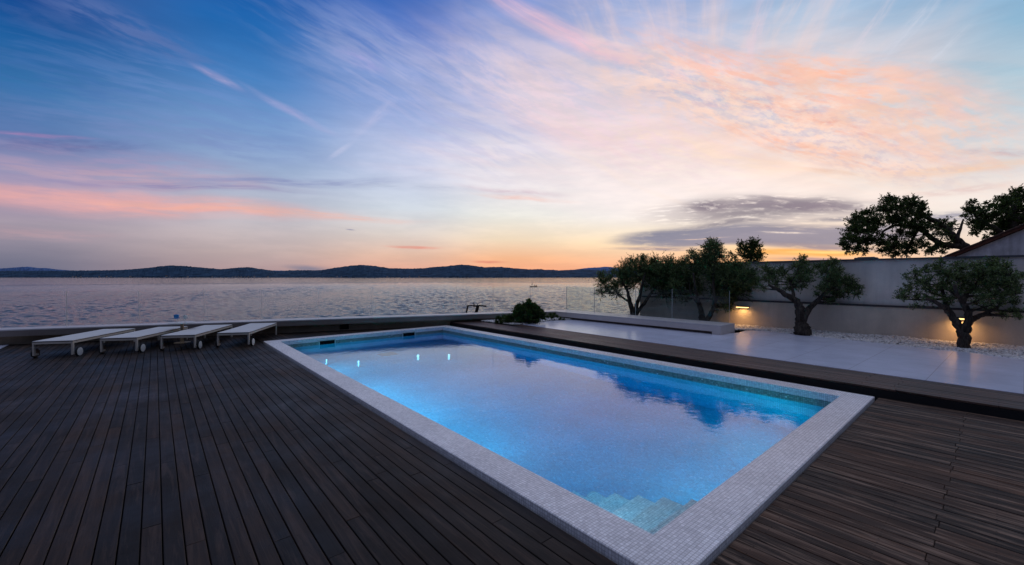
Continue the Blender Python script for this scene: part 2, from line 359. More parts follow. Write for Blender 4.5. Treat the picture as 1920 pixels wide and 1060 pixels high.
# ---------------------------------------------------------------- materials
def wood_build(c1, c2, c3, stain, grain=1.0, groove=0.0, rlo=.42, rhi=.75, wear=None, x_off=-2.68):
    def f(g, b):
        tc = g.new('ShaderNodeTexCoord').outputs['Object']
        at = g.new('ShaderNodeAttribute', attribute_name='tint').outputs['Fac']
        off = g.xyz(g.m('MULTIPLY', at, 37.0), g.m('MULTIPLY', at, 91.0), 0.0)
        p = g.v('ADD', tc, off)
        fib = g.noise(g.map(p, scale=(42, 1.5, 20)), 1, 6, .7, .6)
        big = g.noise(g.map(p, scale=(5, 1.1, 5)), 1, 5, .6)
        blot = g.noise(tc, 1.1, 7, .66)
        col = g.ramp(at, [(0, lin(c1)), (.5, lin(c2)), (1, lin(c3))])
        col = g.mix(g.rng(fib, .35, .7, 0, .75*grain), col, lin(stain))
        k = g.m('MULTIPLY', g.rng(big, .3, .7, .55, 1.45), g.rng(blot, .34, .66, .5, 1.55))
        col = g.v('SCALE', col, k)
        if wear:
            wn = g.noise(g.map(p, scale=(16, 1.0, 5), loc=(3, 1, 0)), 1, 6, .7, .8)
            col = g.mix(g.rng(wn, .5, .72, 0, wear[1]), col, lin(wear[0]))
        # fixing screws: a pair on every joist line
        s = g.sep(tc)
        sx = g.m('ABSOLUTE', g.m('SUBTRACT', g.m('ABSOLUTE', g.m('SUBTRACT', g.m('MODULO', g.m('ADD', s[0], 20.8-x_off), .104), .0485)), .026))
        sy = g.m('ABSOLUTE', g.m('SUBTRACT', g.m('MODULO', g.m('ADD', s[1], 30.0), .48), .24))
        dd = g.m('POWER', g.m('ADD', g.m('MULTIPLY', sx, sx), g.m('MULTIPLY', sy, sy)), .5)
        col = g.v('SCALE', col, g.rng(dd, .0035, .006, .25, 1.0))
        g.put(b.inputs['Base Color'], col)
        g.put(b.inputs['Roughness'], g.rng(blot, .3, .7, rlo, rhi))
        h = g.m('ADD', fib, g.m('MULTIPLY', big, .8))
        if groove:
            h = g.m('ADD', h, g.m('MULTIPLY', g.m('SINE', g.m('MULTIPLY', s[0], 2*math.pi/.0147)), groove))
        bn = g.new('ShaderNodeBump'); bn.inputs['Strength'].default_value = .5; bn.inputs['Distance'].default_value = .004
        g.put(bn.inputs['Height'], h); g.put(b.inputs['Normal'], bn.outputs[0])
    return f
M = {}
M['deck'] = mat('dark_stained_decking', spec=.22, build=wood_build((23, 16, 12), (36, 25, 19), (68, 48, 36), (13, 10, 8), 1.0, 0, .45, .8, ((84, 64, 54), .6)))
M['deckw'] = mat('weathered_decking', spec=.22, build=wood_build((44, 33, 27), (72, 53, 43), (100, 70, 53), (20, 16, 14), 1.0, .25, .55, .85, ((158, 128, 108), .9)))
M['decks'] = mat('step_decking', spec=.3, build=wood_build((54, 40, 34), (86, 62, 52), (112, 78, 64), (34, 26, 24), 1.0, .3, .38, .6, ((136, 106, 90), .5)))
M['dark'] = mat('deck_fascia', lin((30, 28, 28)), .7, .3, build=mottle(3, .3))
M['void'] = mat('under_deck', (.006, .006, .006), .9, .1)

def mosaic(c_lo, c_hi, grout, size=.0241, rough=.3, var=1.0, stainy=True):
    def f(g, b):
        uv = g.new('ShaderNodeTexCoord').outputs['UV']
        br = g.new('ShaderNodeTexBrick'); br.offset = 0.0; br.squash = 1.0
        g.put(br.inputs['Vector'], uv)
        br.inputs['Color1'].default_value = lin(c_lo); br.inputs['Color2'].default_value = lin(c_hi); br.inputs['Mortar'].default_value = lin(grout)
        br.inputs['Scale'].default_value = 1.0; br.inputs['Mortar Size'].default_value = size*.075; br.inputs['Mortar Smooth'].default_value = .2
        br.inputs['Bias'].default_value = 0.0; br.inputs['Brick Width'].default_value = size; br.inputs['Row Height'].default_value = size
        # random value per tile
        cell = g.v('FLOOR', g.v('DIVIDE', uv, (size, size, 1)))
        wn = g.new('ShaderNodeTexWhiteNoise', noise_dimensions='2D'); g.put(wn.inputs['Vector'], cell)
        n1 = g.noise(uv, 1.3, 5, .6); n2 = g.noise(uv, 140, 3, .6)
        k = g.m('MULTIPLY', g.rng(wn.outputs[0], 0, 1, 1-.20*var, 1+.16*var), g.rng(n1, .3, .7, .88, 1.1))
        k = g.m('MULTIPLY', k, g.rng(n2, .3, .7, .92, 1.06))
        rare = g.rng(wn.outputs[0], .985, .992, 0, .5)
        col = g.mix(rare, g.v('SCALE', br.outputs[0], k), (.9, .9, .9, 1))
        g.put(b.inputs['Base Color'], col)
        g.put(b.inputs['Roughness'], g.rng(br.outputs[1], 0, 1, rough, .85))
        bn = g.new('ShaderNodeBump'); bn.invert = True; bn.inputs['Strength'].default_value = .5; bn.inputs['Distance'].default_value = .002
        g.put(bn.inputs['Height'], br.outputs[1]); g.put(b.inputs['Normal'], bn.outputs[0])
    return f
M['coping'] = mat('coping_mosaic', spec=.45, build=mosaic((232, 225, 226), (246, 240, 240), (188, 177, 177), var=.7))
M['basin'] = mat('basin_mosaic', spec=.4, build=mosaic((102, 198, 214), (130, 218, 230), (96, 168, 184), var=.7))
M['steps'] = mat('step_mosaic', spec=.4, build=mosaic((216, 218, 216), (240, 240, 236), (168, 172, 172), var=.8))
M['waterline'] = mat('waterline_mosaic', spec=.4, build=mosaic((128, 146, 140), (150, 162, 152), (96, 106, 102), var=1.4))

def tiles_build(g, b):
    tc = g.new('ShaderNodeTexCoord').outputs['Object']
    br = g.new('ShaderNodeTexBrick'); br.offset = 0.0
    g.put(br.inputs['Vector'], g.map(tc, rot=(0, 0, R(1.4))))
    br.inputs['Color1'].default_value = lin((204, 204, 220)); br.inputs['Color2'].default_value = lin((210, 210, 226)); br.inputs['Mortar'].default_value = lin((150, 144, 142))
    br.inputs['Scale'].default_value = 1.0; br.inputs['Mortar Size'].default_value = .0025; br.inputs['Brick Width'].default_value = .9; br.inputs['Row Height'].default_value = .9
    n = g.noise(tc, 2.2, 6, .65); n2 = g.noise(tc, 40, 4, .6)
    k = g.m('MULTIPLY', g.rng(n, .3, .7, .96, 1.03), g.rng(n2, .3, .7, .98, 1.02))
    g.put(b.inputs['Base Color'], g.v('SCALE', br.outputs[0], k))
    g.put(b.inputs['Roughness'], g.rng(n, .3, .7, .20, .26))
    bn = g.new('ShaderNodeBump'); bn.inputs['Strength'].default_value = .04; bn.inputs['Distance'].default_value = .003
    g.put(bn.inputs['Height'], g.m('ADD', n2, g.m('MULTIPLY', br.outputs[1], -1.0))); g.put(b.inputs['Normal'], bn.outputs[0])
M['tiles'] = mat('honed_floor_tiles', spec=.5, build=tiles_build)

def stucco(c, streak=.12, amt=.14):
    def f(g, b):
        tc = g.new('ShaderNodeTexCoord').outputs['Object']
        n = g.noise(tc, 1.6, 6, .62); st = g.noise(g.map(tc, scale=(4, 4, .35)), 1, 5, .6); fine = g.noise(tc, 90, 4, .65)
        k = g.m('MULTIPLY', g.rng(n, .3, .7, 1-amt, 1+amt), g.rng(st, .3, .7, 1-streak, 1+streak))
        k = g.m('MULTIPLY', k, g.rng(fine, .3, .7, .93, 1.06))
        g.put(b.inputs['Base Color'], g.v('SCALE', lin(c)[:3], k))
        bn = g.new('ShaderNodeBump'); bn.inputs['Strength'].default_value = .35; bn.inputs['Distance'].default_value = .003
        g.put(bn.inputs['Height'], fine); g.put(b.inputs['Normal'], bn.outputs[0])
    return f
M['wall'] = mat('painted_render', rough=.85, spec=.2, build=stucco((226, 214, 206)))
M['wall2'] = mat('painted_render_lower', rough=.85, spec=.2, build=stucco((216, 200, 182), .08))
M['walldk'] = mat('wall_dark_grey', lin((70, 66, 66)), .6, .3, build=mottle(4, .2))
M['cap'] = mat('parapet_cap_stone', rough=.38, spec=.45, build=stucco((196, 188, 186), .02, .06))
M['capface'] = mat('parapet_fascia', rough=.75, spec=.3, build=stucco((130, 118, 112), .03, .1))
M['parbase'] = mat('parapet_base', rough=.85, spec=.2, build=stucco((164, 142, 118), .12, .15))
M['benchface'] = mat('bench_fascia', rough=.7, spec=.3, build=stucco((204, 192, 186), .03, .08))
M['benchbase'] = mat('bench_base', rough=.85, spec=.2, build=stucco((138, 122, 110), .08, .12))  # shade of the recess put into the colour, darker than the fascia
M['house'] = mat('old_house_render', rough=.9, spec=.15, build=stucco((196, 194, 200), .35, .35))
M['rooftile'] = mat('clay_roof_edge', lin((66, 44, 38)), .8, .2, build=mottle(9, .5, .6, 20, .02))
M['roof'] = mat('clay_roof_tiles', lin((88, 54, 44)), .8, .2, build=mottle(5, .4, .6, 14, .03))
M['metal_dk'] = mat('wall_coping_metal', lin((92, 90, 94)), .5, .4, .3, build=mottle(4, .15))
M['white_fab'] = mat('lounger_fabric', lin((206, 202, 200)), .7, .25, build=mottle(3, .05, .4, 600, .001))
M['frame'] = mat('lounger_frame_paint', lin((200, 186, 172)), .4, .5, build=mottle(8, .06, .05))
M['wheelw'] = mat('wheel_white', lin((226, 220, 214)), .45, .5, build=mottle(14, .06, .05))
M['wheelb'] = mat('wheel_brown', lin((120, 96, 84)), .5, .4, build=mottle(14, .1, .05))
M['rubber'] = mat('tyre_rubber', (.02, .02, .02), .7, .3)
M['brown'] = mat('lounger_gap_shade', lin((58, 40, 36)), .7, .3)
M['tableleg'] = mat('table_leg', lin((190, 166, 136)), .5, .4, build=mottle(10, .1))
M['blueglass'] = mat('blue_glass', lin((20, 130, 200)), .08, .7)
M['clearg'] = mat('clear_glass', lin((236, 244, 244)), .08, .7)
M['clearg'].node_tree.nodes['Principled BSDF'].inputs['Transmission Weight'].default_value = .6
M['blueglass'].node_tree.nodes['Principled BSDF'].inputs['Transmission Weight'].default_value = .35
M['chrome'] = mat('steel_clamp', lin((190, 190, 190)), .3, .5, .9)
M['post'] = mat('mooring_timber', lin((50, 40, 36)), .85, .2, build=mottle(6, .4))
M['hull'] = mat('boat_hull', lin((40, 32, 38)), .5, .4, build=mottle(3, .2))
M['cloth'] = mat('dark_clothing', lin((24, 20, 26)), .85, .2)
M['skin'] = mat('skin', lin((150, 110, 95)), .6, .3)
M['soil'] = mat('dark_soil', lin((38, 34, 30)), .95, .1, build=mottle(8, .4, .8, 40, .02))
M['ground'] = mat('land_earth', lin((92, 84, 72)), .95, .1, build=mottle(.6, .3))
M['hill'] = mat('hazy_wooded_hills', lin((52, 72, 92)), .95, .05, build=mottle(.02, .5, .8, .04, 6))  # bluish haze over the island is put into this colour
M['hillfar'] = mat('distant_hills', lin((84, 108, 150)), .95, .05, build=mottle(.01, .3, .5, .03, 8))  # haze of the farther ridge painted in as a paler blue
M['villagew'] = mat('village_walls', lin((205, 190, 180)), .8, .2)
def bark(g, b):
    tc = g.new('ShaderNodeTexCoord').outputs['Object']
    n = g.noise(g.map(tc, scale=(14, 14, 3.2)), 1, 7, .7, 1.2); n2 = g.noise(tc, 3.5, 5, .6)
    col = g.mix(g.rng(n, .35, .65), lin((34, 29, 26)), lin((92, 82, 74)))
    col = g.v('SCALE', col, g.rng(n2, .3, .7, .7, 1.25))
    g.put(b.inputs['Base Color'], col)
    bn = g.new('ShaderNodeBump'); bn.inputs['Strength'].default_value = 1; bn.inputs['Distance'].default_value = .03
    g.put(bn.inputs['Height'], n); g.put(b.inputs['Normal'], bn.outputs[0])
M['bark'] = mat('olive_bark', rough=.9, spec=.15, build=bark)
def leafmat(name, c1, c2, c3, tr=.25):
    m = bpy.data.materials.new(name); m.use_nodes = True; g = N(m.node_tree); g.n.clear()
    at = g.new('ShaderNodeAttribute', attribute_name='tint').outputs['Fac']
    col = g.ramp(at, [(0, lin(c1)), (.55, lin(c2)), (1, lin(c3))])
    p = g.new('ShaderNodeBsdfPrincipled'); g.put(p.inputs['Base Color'], col); p.inputs['Roughness'].default_value = .5
    p.inputs['Specular IOR Level'].default_value = .3
    t = g.new('ShaderNodeBsdfTranslucent'); g.put(t.inputs[0], g.v('MULTIPLY', col, (1.3, 1.25, .6)))
    mx = g.new('ShaderNodeMixShader'); mx.inputs[0].default_value = tr
    g.l.new(p.outputs[0], mx.inputs[1]); g.l.new(t.outputs[0], mx.inputs[2])
    o = g.new('ShaderNodeOutputMaterial'); g.l.new(mx.outputs[0], o.inputs[0]); return m
M['olive'] = leafmat('olive_leaves', (54, 70, 44), (86, 106, 62), (136, 152, 102))
M['pine'] = leafmat('dark_evergreen_leaves', (40, 54, 30), (62, 82, 42), (100, 120, 60))
M['shrub'] = leafmat('shrub_leaves', (34, 52, 26), (54, 78, 36), (104, 122, 56))

# glass balustrade
def glassmat(nm, tint, gf):
    m = bpy.data.materials.new(nm); m.use_nodes = True; g = N(m.node_tree); g.n.clear()
    tr = g.new('ShaderNodeBsdfTransparent'); tr.inputs[0].default_value = (*tint, 1)
    gl = g.new('ShaderNodeBsdfGlossy'); gl.inputs['Roughness'].default_value = .01; gl.inputs[0].default_value = (.9, .95, .95, 1)
    fr = g.new('ShaderNodeFresnel'); fr.inputs[0].default_value = 1.45
    mx = g.new('ShaderNodeMixShader'); g.put(mx.inputs[0], g.m('MULTIPLY', fr.outputs[0], gf)); g.l.new(tr.outputs[0], mx.inputs[1]); g.l.new(gl.outputs[0], mx.inputs[2])
    o = g.new('ShaderNodeOutputMaterial'); g.l.new(mx.outputs[0], o.inputs[0]); return m
M['glass'] = glassmat('balustrade_glass', (.985, .99, .985), .45)
M['glass2'] = glassmat('tinted_balustrade_glass', (.92, .965, .955), .45)
M['glassedge'] = mat('glass_edge', lin((216, 220, 220)), .3, .5)

def poolwater():
    m = bpy.data.materials.new('pool_water'); m.use_nodes = True; g = N(m.node_tree); g.n.clear()
    tc = g.new('ShaderNodeTexCoord').outputs['Object']
    n1 = g.noise(g.map(tc, scale=(7, 12, 1), rot=(0, 0, R(-45))), 1, 3, .55, .3); n2 = g.noise(tc, 2.6, 2, .5)
    h = g.m('ADD', g.m('MULTIPLY', n1, .22), g.m('MULTIPLY', n2, .5))
    bn = g.new('ShaderNodeBump'); bn.inputs['Strength'].default_value = 1; bn.inputs['Distance'].default_value = .0065
    g.put(bn.inputs['Height'], h)
    gl = g.new('ShaderNodeBsdfGlass'); gl.inputs['IOR'].default_value = 1.40; gl.inputs['Roughness'].default_value = 0.0
    g.put(gl.inputs['Normal'], bn.outputs[0])
    va = g.new('ShaderNodeVolumeAbsorption'); va.inputs[0].default_value = (.12, .79, .92, 1); va.inputs[1].default_value = 1.2
    o = g.new('ShaderNodeOutputMaterial'); g.l.new(gl.outputs[0], o.inputs[0]); g.l.new(va.outputs[0], o.inputs[1]); return m
M['poolwater'] = poolwater()
def seamat(dist_, near):
  def f(g, b):
      tc = g.new('ShaderNodeTexCoord').outputs['Object']
      b.inputs['Base Color'].default_value = (.02, .045, .055, 1); b.inputs['Roughness'].default_value = .06; b.inputs['IOR'].default_value = 1.333
      rot = R(-38)
      sc1 = 2.3 if near else .5
      a1 = g.noise(g.map(tc, scale=(sc1, sc1*1.8, 1), rot=(0, 0, rot)), 1, 4, .6, .4)
      a2 = g.noise(g.map(tc, scale=(sc1*3, sc1*5, 1), rot=(0, 0, rot+.3)), 1, 3, .6, .3)
      a3 = g.noise(tc, .012, 4, .6)
      h = g.m('ADD', g.m('MULTIPLY', a1, 1.0), g.m('MULTIPLY', a2, .35))
      h = g.m('MULTIPLY', h, g.rng(a3, .35, .65, .75, 1.2))
      bn = g.new('ShaderNodeBump'); bn.inputs['Strength'].default_value = 1; bn.inputs['Distance'].default_value = dist_
      g.put(bn.inputs['Height'], h); g.put(b.inputs['Normal'], bn.outputs[0])
  return f
M['sea'] = mat('sea_water', spec=.5, build=seamat(.12, 1))
M['seafar'] = mat('open_sea_water', spec=.5, build=seamat(.13, 0))

# ---------------------------------------------------------------- layout constants
X0, X1, Y0, Y1, CW = 2.027, 7.281, 1.076, 11.861, .313      # outer rectangle of the pool coping
ZW = -.14; ZF = -1.64
def par_in(x): return 14.36-.352*x
PA = math.atan(-.352)                                       # bearing of the seafront parapet
pdx, pdy = math.cos(PA), math.sin(PA); pnx, pny = -pdy, pdx  # along it / out to sea
BX0, BX1 = 11.02, 11.92                                     # bench inner / outer face
WX = 13.45                                                  # garden wall face

# ---------------------------------------------------------------- sea, land, hills
mb = MB()
S = 9000.0
mb.add([(-S, -S, -3.72), (S, -S, -3.72), (S, S, -3.72), (-S, S, -3.72)], [(0, 1, 2, 3)])
mb.build('open_sea', M['seafar'], kind='structure')
def waves():
    g = np.random.default_rng(77)
    rr = [16.0]
    while rr[-1] < 420: rr.append(rr[-1]+.12+rr[-1]*.0026)
    rr = np.array(rr); th = np.linspace(YAW-R(66), YAW+R(62), 1350)
    Rr, T = np.meshgrid(rr, th, indexing='ij')
    X = Rr*np.sin(T); Y = Rr*np.cos(T); Z = np.zeros_like(X)
    wind = YAW+R(10)
    # patchy energy
    E = 1+.35*np.sin(X*.031+1.3*np.sin(Y*.017))*np.sin(Y*.027+2.1)+.25*np.sin(X*.09-Y*.05+1.)
    for i in range(56):
        lam = .38*(2.8/.38)**((i+.5)/56)*g.uniform(.85, 1.15); k = 2*math.pi/lam
        d = wind+g.normal(0, .55); ph = g.uniform(0, 6.28)
        am = .0076*lam**.8
        # drop waves the grid cannot carry
        step = (.12+Rr*.0026); w = np.clip((lam/step-2.0)/1.6, 0, 1)
        arg = k*(X*math.sin(d)+Y*math.cos(d))+ph+.6*np.sin(X*.11+i)+.6*np.sin(Y*.13+2*i)
        Z += am*w*(np.sin(arg)+.22*np.sin(2*arg+.5))
    Z = -3.4+Z*E
    tp = np.clip((Rr-330)/90, 0, 1); Z = Z*(1-tp)+(-3.74)*tp
    n, m = X.shape; V = np.stack([X, Y, Z], -1).reshape(-1, 3)
    idx = np.arange(n*m).reshape(n, m)
    Fc = np.stack([idx[:-1, :-1], idx[1:, :-1], idx[1:, 1:], idx[:-1, 1:]], -1).reshape(-1, 4)[:, ::-1]
    return V, Fc
SEA = waves()
mb = MB()
oy = lambda x: par_in(x)+.62
land = [(-60, -60), (60, -60), (60, 8), (WX+.6, 8.75), (BX1+.06, 10.72), (-60, oy(-60))]
# land as a ring round the pool basin
mb.prism([(-60, -60), (X0+.02, -60), (X0+.02, oy(X0)), (-60, oy(-60))], -4.2, -.13)
mb.prism([(X0+.02, -60), (X1-.02, -60), (X1-.02, Y0+.02), (X0+.02, Y0+.02)], -4.2, -.13)
mb.prism([(X0+.02, Y1-.02), (X1-.02, Y1-.02), (X1-.02, oy(X1)), (X0+.02, oy(X0))], -4.2, -.13)
mb.prism([(X1-.02, -60), (60, -60), (60, 8), (WX+.6, 8.75), (BX1+.06, 10.74), (X1-.02, oy(X1))], -4.2, -.13)
mb.build('ground', M['ground'], kind='structure')

prof = [(-400,510),(-200,507),(-80,511),(0,512.5),(60,512),(110,511.6),(180,511),(230,510),(270,507.5),(300,504.5),(320,503),(345,503.5),(380,505.5),(415,508),(440,505.5),(465,504),(480,506),(520,510.5),(545,508.6),(580,508.5),(600,508.5),(627,504),(654,500.6),(678,498.5),(700,500),(730,504),(762,504.5),(790,504.3),(817,501),(836,500),(849,498.5),(863,496.5),(884,498.5),(906,501.7),(938,501),(958,503),(985,505),(998,506),(1009,504.7),(1022,506.6),(1034,506),(1050,508),(1071,506.5),(1088,505.5),(1101,506.5),(1130,508),(1160,511),(1200,514),(1260,517)]
def ridge(name, prof, dist, material, jit, depth):
    mb = MB(); rr = random.Random(5)
    xs = np.arange(prof[0][0], prof[-1][0], 2.5); ys = np.interp(xs, [p[0] for p in prof], [p[1] for p in prof])
    # smooth then roughen with treetops
    k = np.ones(5)/5; ys2 = np.convolve(np.pad(ys, 2, 'edge'), k, 'valid')
    rows = []
    for x, y in zip(xs, ys2):
        q = ray(x, 519.0); q = q/math.hypot(q[0], q[1]); h = max(2.0, (519.2-y)/F*dist*math.hypot((x-960)/F, 1.0)) if True else 0
        D = dist*math.hypot((x-960)/F, 1.0)
        h = h+rr.uniform(-jit, jit)
        col = []
        for t, hh in ((0, -6), (.04, .10), (.25, .42), (.55, .80), (.8, .97), (1.0, 1.0), (1.3, .7), (1.7, -.2)):
            dd = D+depth*t+rr.uniform(-.02, .02)*depth
            zz = -3.4+(hh*(h+5)*(1+.06*rr.uniform(-1, 1)) if hh > 0 and hh < 1 else (hh if hh < 0 else (h+5)*hh))
            sc_ = dd/D if hh > 0 else 1
            col.append((q[0]*dd, q[1]*dd, zz*sc_ if hh > 0 else -6))
        rows.append(col)
    n = len(rows[0])
    vs = [p for c in rows for p in c]; fs = []
    for i in range(len(rows)-1):
        for j in range(n-1): fs.append((i*n+j, (i+1)*n+j, (i+1)*n+j+1, i*n+j+1))
    mb.add(vs, fs); return mb.build(name, material, kind='structure')
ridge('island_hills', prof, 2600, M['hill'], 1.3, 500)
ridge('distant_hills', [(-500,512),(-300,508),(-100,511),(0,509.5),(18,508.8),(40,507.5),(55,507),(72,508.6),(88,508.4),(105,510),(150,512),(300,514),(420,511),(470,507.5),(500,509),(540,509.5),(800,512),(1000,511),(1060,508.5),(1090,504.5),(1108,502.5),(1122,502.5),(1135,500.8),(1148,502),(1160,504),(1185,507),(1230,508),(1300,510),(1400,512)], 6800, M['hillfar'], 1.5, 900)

# small houses on the far shore
hp = MB(); hp.box(-5, 5, -4, 4, 0, 5.5); hp.add([(-5.4, -4.4, 5.5), (5.4, -4.4, 5.5), (5.4, 4.4, 5.5), (-5.4, 4.4, 5.5), (-5.4, 0, 8), (5.4, 0, 8)], [(0, 1, 5, 4), (2, 3, 4, 5), (0, 4, 3), (1, 2, 5)], mi=1)
h0 = None
spots = [(136,516),(142,517),(151,517),(186,515),(200,517),(208,517),(244,516),(318,513.6),(312,515),(352,516),(398,517.5),(436,516.6),(441,517),(447,516),(452,517.5),(459,517),(466,516),(472,517.5),(477,517),(502,517),(632,514),(640,515.5),(726,516.5),(768,515),(786,516.5)]
for (px, py) in spots:
    q = ray(px, 519); q = q/math.hypot(q[0], q[1]); D = 2570*math.hypot((px-960)/F, 1.0)
    o = hp.build('shore_house', [M['villagew'], M['roof']]) if h0 is None else h0.copy()
    if h0 is None: h0 = o
    else: COL.objects.link(o)
    o.location = (q[0]*D, q[1]*D, -3.0+(519-py)*.9); o.rotation_euler.z = rnd.uniform(0, 3)
    s_ = rnd.uniform(.55, .95); o.scale = (s_, s_, s_)
    o['label'] = 'tiny pale house on the far dark shoreline across the water'; o['category'] = 'house'; o['group'] = 'tiny houses along the far shore'

# ---------------------------------------------------------------- decks
PITCH_B = .104
def plank_field(mb, x0, x1, yf0, yf1, ztop, seed, lmin=1.6, lmax=3.4, joints=None, th=.024, gap=.007):
    rr = random.Random(seed); x = x0; i = 0
    while x < x1-.02:
        xe = min(x+PITCH_B-gap, x1); a, b_ = yf0(x), yf1(x)
        if b_-a > .03:
            y = a; base = rr.random()
            while y < b_-.01:
                if joints:
                    nx = [j for j in joints(i) if j > y+.3]; ye = min(nx[0] if nx else b_, b_)
                else:
                    L = rr.uniform(lmin, lmax) if y > a else rr.uniform(.4, lmax); ye = min(y+L, b_)
                    if b_-ye < .25: ye = b_
                dz = rr.uniform(-.0012, .0012)
                mb.cbox(x, xe, y, ye-.003, ztop-th, ztop+dz, .003, t=min(1, max(0, .5*base+.5*rr.random())))
                y = ye
        x += PITCH_B; i += 1
LX = -2.68
mb = MB()
plank_field(mb, LX, X0-.012, lambda x: -3.2, lambda x: par_in(x)+.24, 0.0, 3)
plank_field(mb, X0-.012+.0, 7.46, lambda x: Y1+.012, lambda x: par_in(x)+.24, 0.0, 4)
mb.build('timber_deck', M['deck'], tint=True, kind='structure')
mb = MB()
jset = [-3.2, -.78, .98]
def jn(i):
    a = -.72+(.0 if i % 2 else .0); a += [0, .03, -.02, .31, .02, .3, 0, .01][i % 8]
    return [a, a-1.9-(i % 3)*.2]
def jn2(i): return sorted([.25+(.0, .02, -.55, .0, -.5, .01)[i % 6], -1.9+(i % 3)*.3])
plank_field(mb, X0-.012, 7.47, lambda x: -3.2, lambda x: Y0-.012, 0.0, 7, joints=jn2)
mb.build('weathered_deck', M['deckw'], tint=True, kind='structure')
mb = MB()
plank_field(mb, 7.48, 8.9, lambda x: -3.2, lambda x: par_in(x)+.24, .13, 9, joints=lambda i: sorted([.9+(i % 2)*.35+k*2.4+(i % 3)*.02 for k in range(-2, 7)]))
mb.build('raised_deck', M['decks'], tint=True, kind='structure')
mb = MB(); mb.prism([(7.47, -3.2), (7.5, -3.2), (7.5, par_in(7.5)+.2), (7.47, par_in(7.47)+.2)], -.12, .098)
mb.build('step_riser', M['dark'], kind='structure')
mb = MB()
mb.box(LX, 8.8, -3.2, Y0, -.1, -.05); mb.prism([(LX, Y0), (X0, Y0), (X0, par_in(X0)+.2), (LX, par_in(LX)+.2)], -.1, -.05)
mb.prism([(X0, Y1), (7.46, Y1), (7.46, par_in(7.46)+.2), (X0, par_in(X0)+.2)], -.1, -.05)
mb.prism([(7.51, -3.2), (8.85, -3.2), (8.85, par_in(8.85)+.2), (7.51, par_in(7.51)+.2)], .02, .08)
mb.build('deck_underlay', M['void'], kind='structure')

# ---------------------------------------------------------------- tile terrace and pebbles
TE = [(8.44, -3.2), (8.46, -.21), (8.72, 9.72)]
peb_edge = [(11.55, -3.2), (11.95, -.4), (12.26, .5), (12.42, 1.56), (12.68, 3.31), (12.86, 4.4), (12.5, 4.9)]
mb = MB()
tile_pts = [TE[0]] + [peb_edge[0]] + peb_edge[1:6] + [(12.5, 4.62), (11.9, 4.55), (11.3, 4.75), (11.18, 9.75), (10.45, 10.0), (8.75, 9.78)] + [TE[1]]
mb.prism(tile_pts, 0.02, .137)
mb.build('tile_terrace', M['tiles'], kind='structure')
mb = MB(); mb.prism([(-12, -3.2), (LX-.006, -3.2), (LX-.006, par_in(LX)+.2), (-12, par_in(-12)+.2)], -.1, .006)
mb.build('side_terrace', M['tiles'], kind='structure')
mb = MB()
mb.prism([(11.4, 4.56), (11.95, 4.56), (12.45, 4.66), (12.95, 4.5), (12.5, 5.15), (11.4, 5.15)], -.1, -.02)
mb.prism([(11.88, 5.1), (WX+.3, 5.1), (WX+.3, 8.7), (11.95, 10.6)], -.1, .03)
mb.prism([(11.4, -3.2), (WX+.1, -3.2), (WX+.1, 5.1), (12.45, 5.1), (12.9, 4.4), (12.66, 3.3), (12.4, 1.56), (12.2, .5), (11.9, -.4)], -.1, .10)
mb.prism([(8.3, 9.7), (10.6, 9.95), (11.1, 9.6), (11.1, par_in(11.1)+.15), (8.5, par_in(8.5)+.15), (8.3, 11.2)], .09, .139)
mb.build('planting_soil', M['soil'], kind='structure')

def ico():
    t = (1+5**.5)/2
    v = np.array([(-1,t,0),(1,t,0),(-1,-t,0),(1,-t,0),(0,-1,t),(0,1,t),(0,-1,-t),(0,1,-t),(t,0,-1),(t,0,1),(-t,0,-1),(-t,0,1)], float); v /= np.linalg.norm(v[0])
    f = [(0,11,5),(0,5,1),(0,1,7),(0,7,10),(0,10,11),(1,5,9),(5,11,4),(11,10,2),(10,7,6),(7,1,8),(3,9,4),(3,4,2),(3,2,6),(3,6,8),(3,8,9),(4,9,5),(2,4,11),(6,2,10),(8,6,7),(9,8,1)]
    vs = list(map(tuple, v)); nf = []; c = {}
    def mid(a, b):
        k = (min(a, b), max(a, b))
        if k not in c:
            q = np.array(vs[a])+np.array(vs[b]); q /= np.linalg.norm(q); vs.append(tuple(q)); c[k] = len(vs)-1
        return c[k]
    for a, b, d in f:
        x, y, z = mid(a, b), mid(b, d), mid(d, a); nf += [(a, x, z), (b, y, x), (d, z, y), (x, y, z)]
    return np.array(vs), np.array(nf)
IV, IF = ico()
def raw_mesh(name, V, Fc, tint, material, smooth=False, parent=None, **tags):
    me = bpy.data.meshes.new(name); k = Fc.shape[1]
    me.vertices.add(len(V)); me.vertices.foreach_set('co', V.astype(np.float32).ravel())
    me.loops.add(Fc.size); me.loops.foreach_set('vertex_index', Fc.astype(np.int32).ravel())
    me.polygons.add(len(Fc)); me.polygons.foreach_set('loop_start', np.arange(0, Fc.size, k, dtype=np.int32)); me.polygons.foreach_set('loop_total', np.full(len(Fc), k, np.int32))
    me.polygons.foreach_set('use_smooth', np.full(len(Fc), smooth))
    at = me.attributes.new('tint', 'FLOAT', 'FACE'); at.data.foreach_set('value', tint.astype(np.float32))
    me.materials.append(material); me.update(); me.validate()
    o = bpy.data.objects.new(name, me); COL.objects.link(o)
    if parent is not None: o.parent = parent; o.matrix_parent_inverse = Matrix.Translation(-parent.location)
    for a, b in tags.items(): o[a] = b
    return o
def pebmat(g, b):
    at = g.new('ShaderNodeAttribute', attribute_name='tint').outputs['Fac']
    g.put(b.inputs['Base Color'], g.ramp(at, [(0, lin((178, 170, 166))), (.3, lin((214, 206, 202))), (1, lin((240, 234, 230)))]))
M['pebble'] = mat('white_pebbles', rough=.55, spec=.4, build=pebmat)
rng = np.random.default_rng(4)
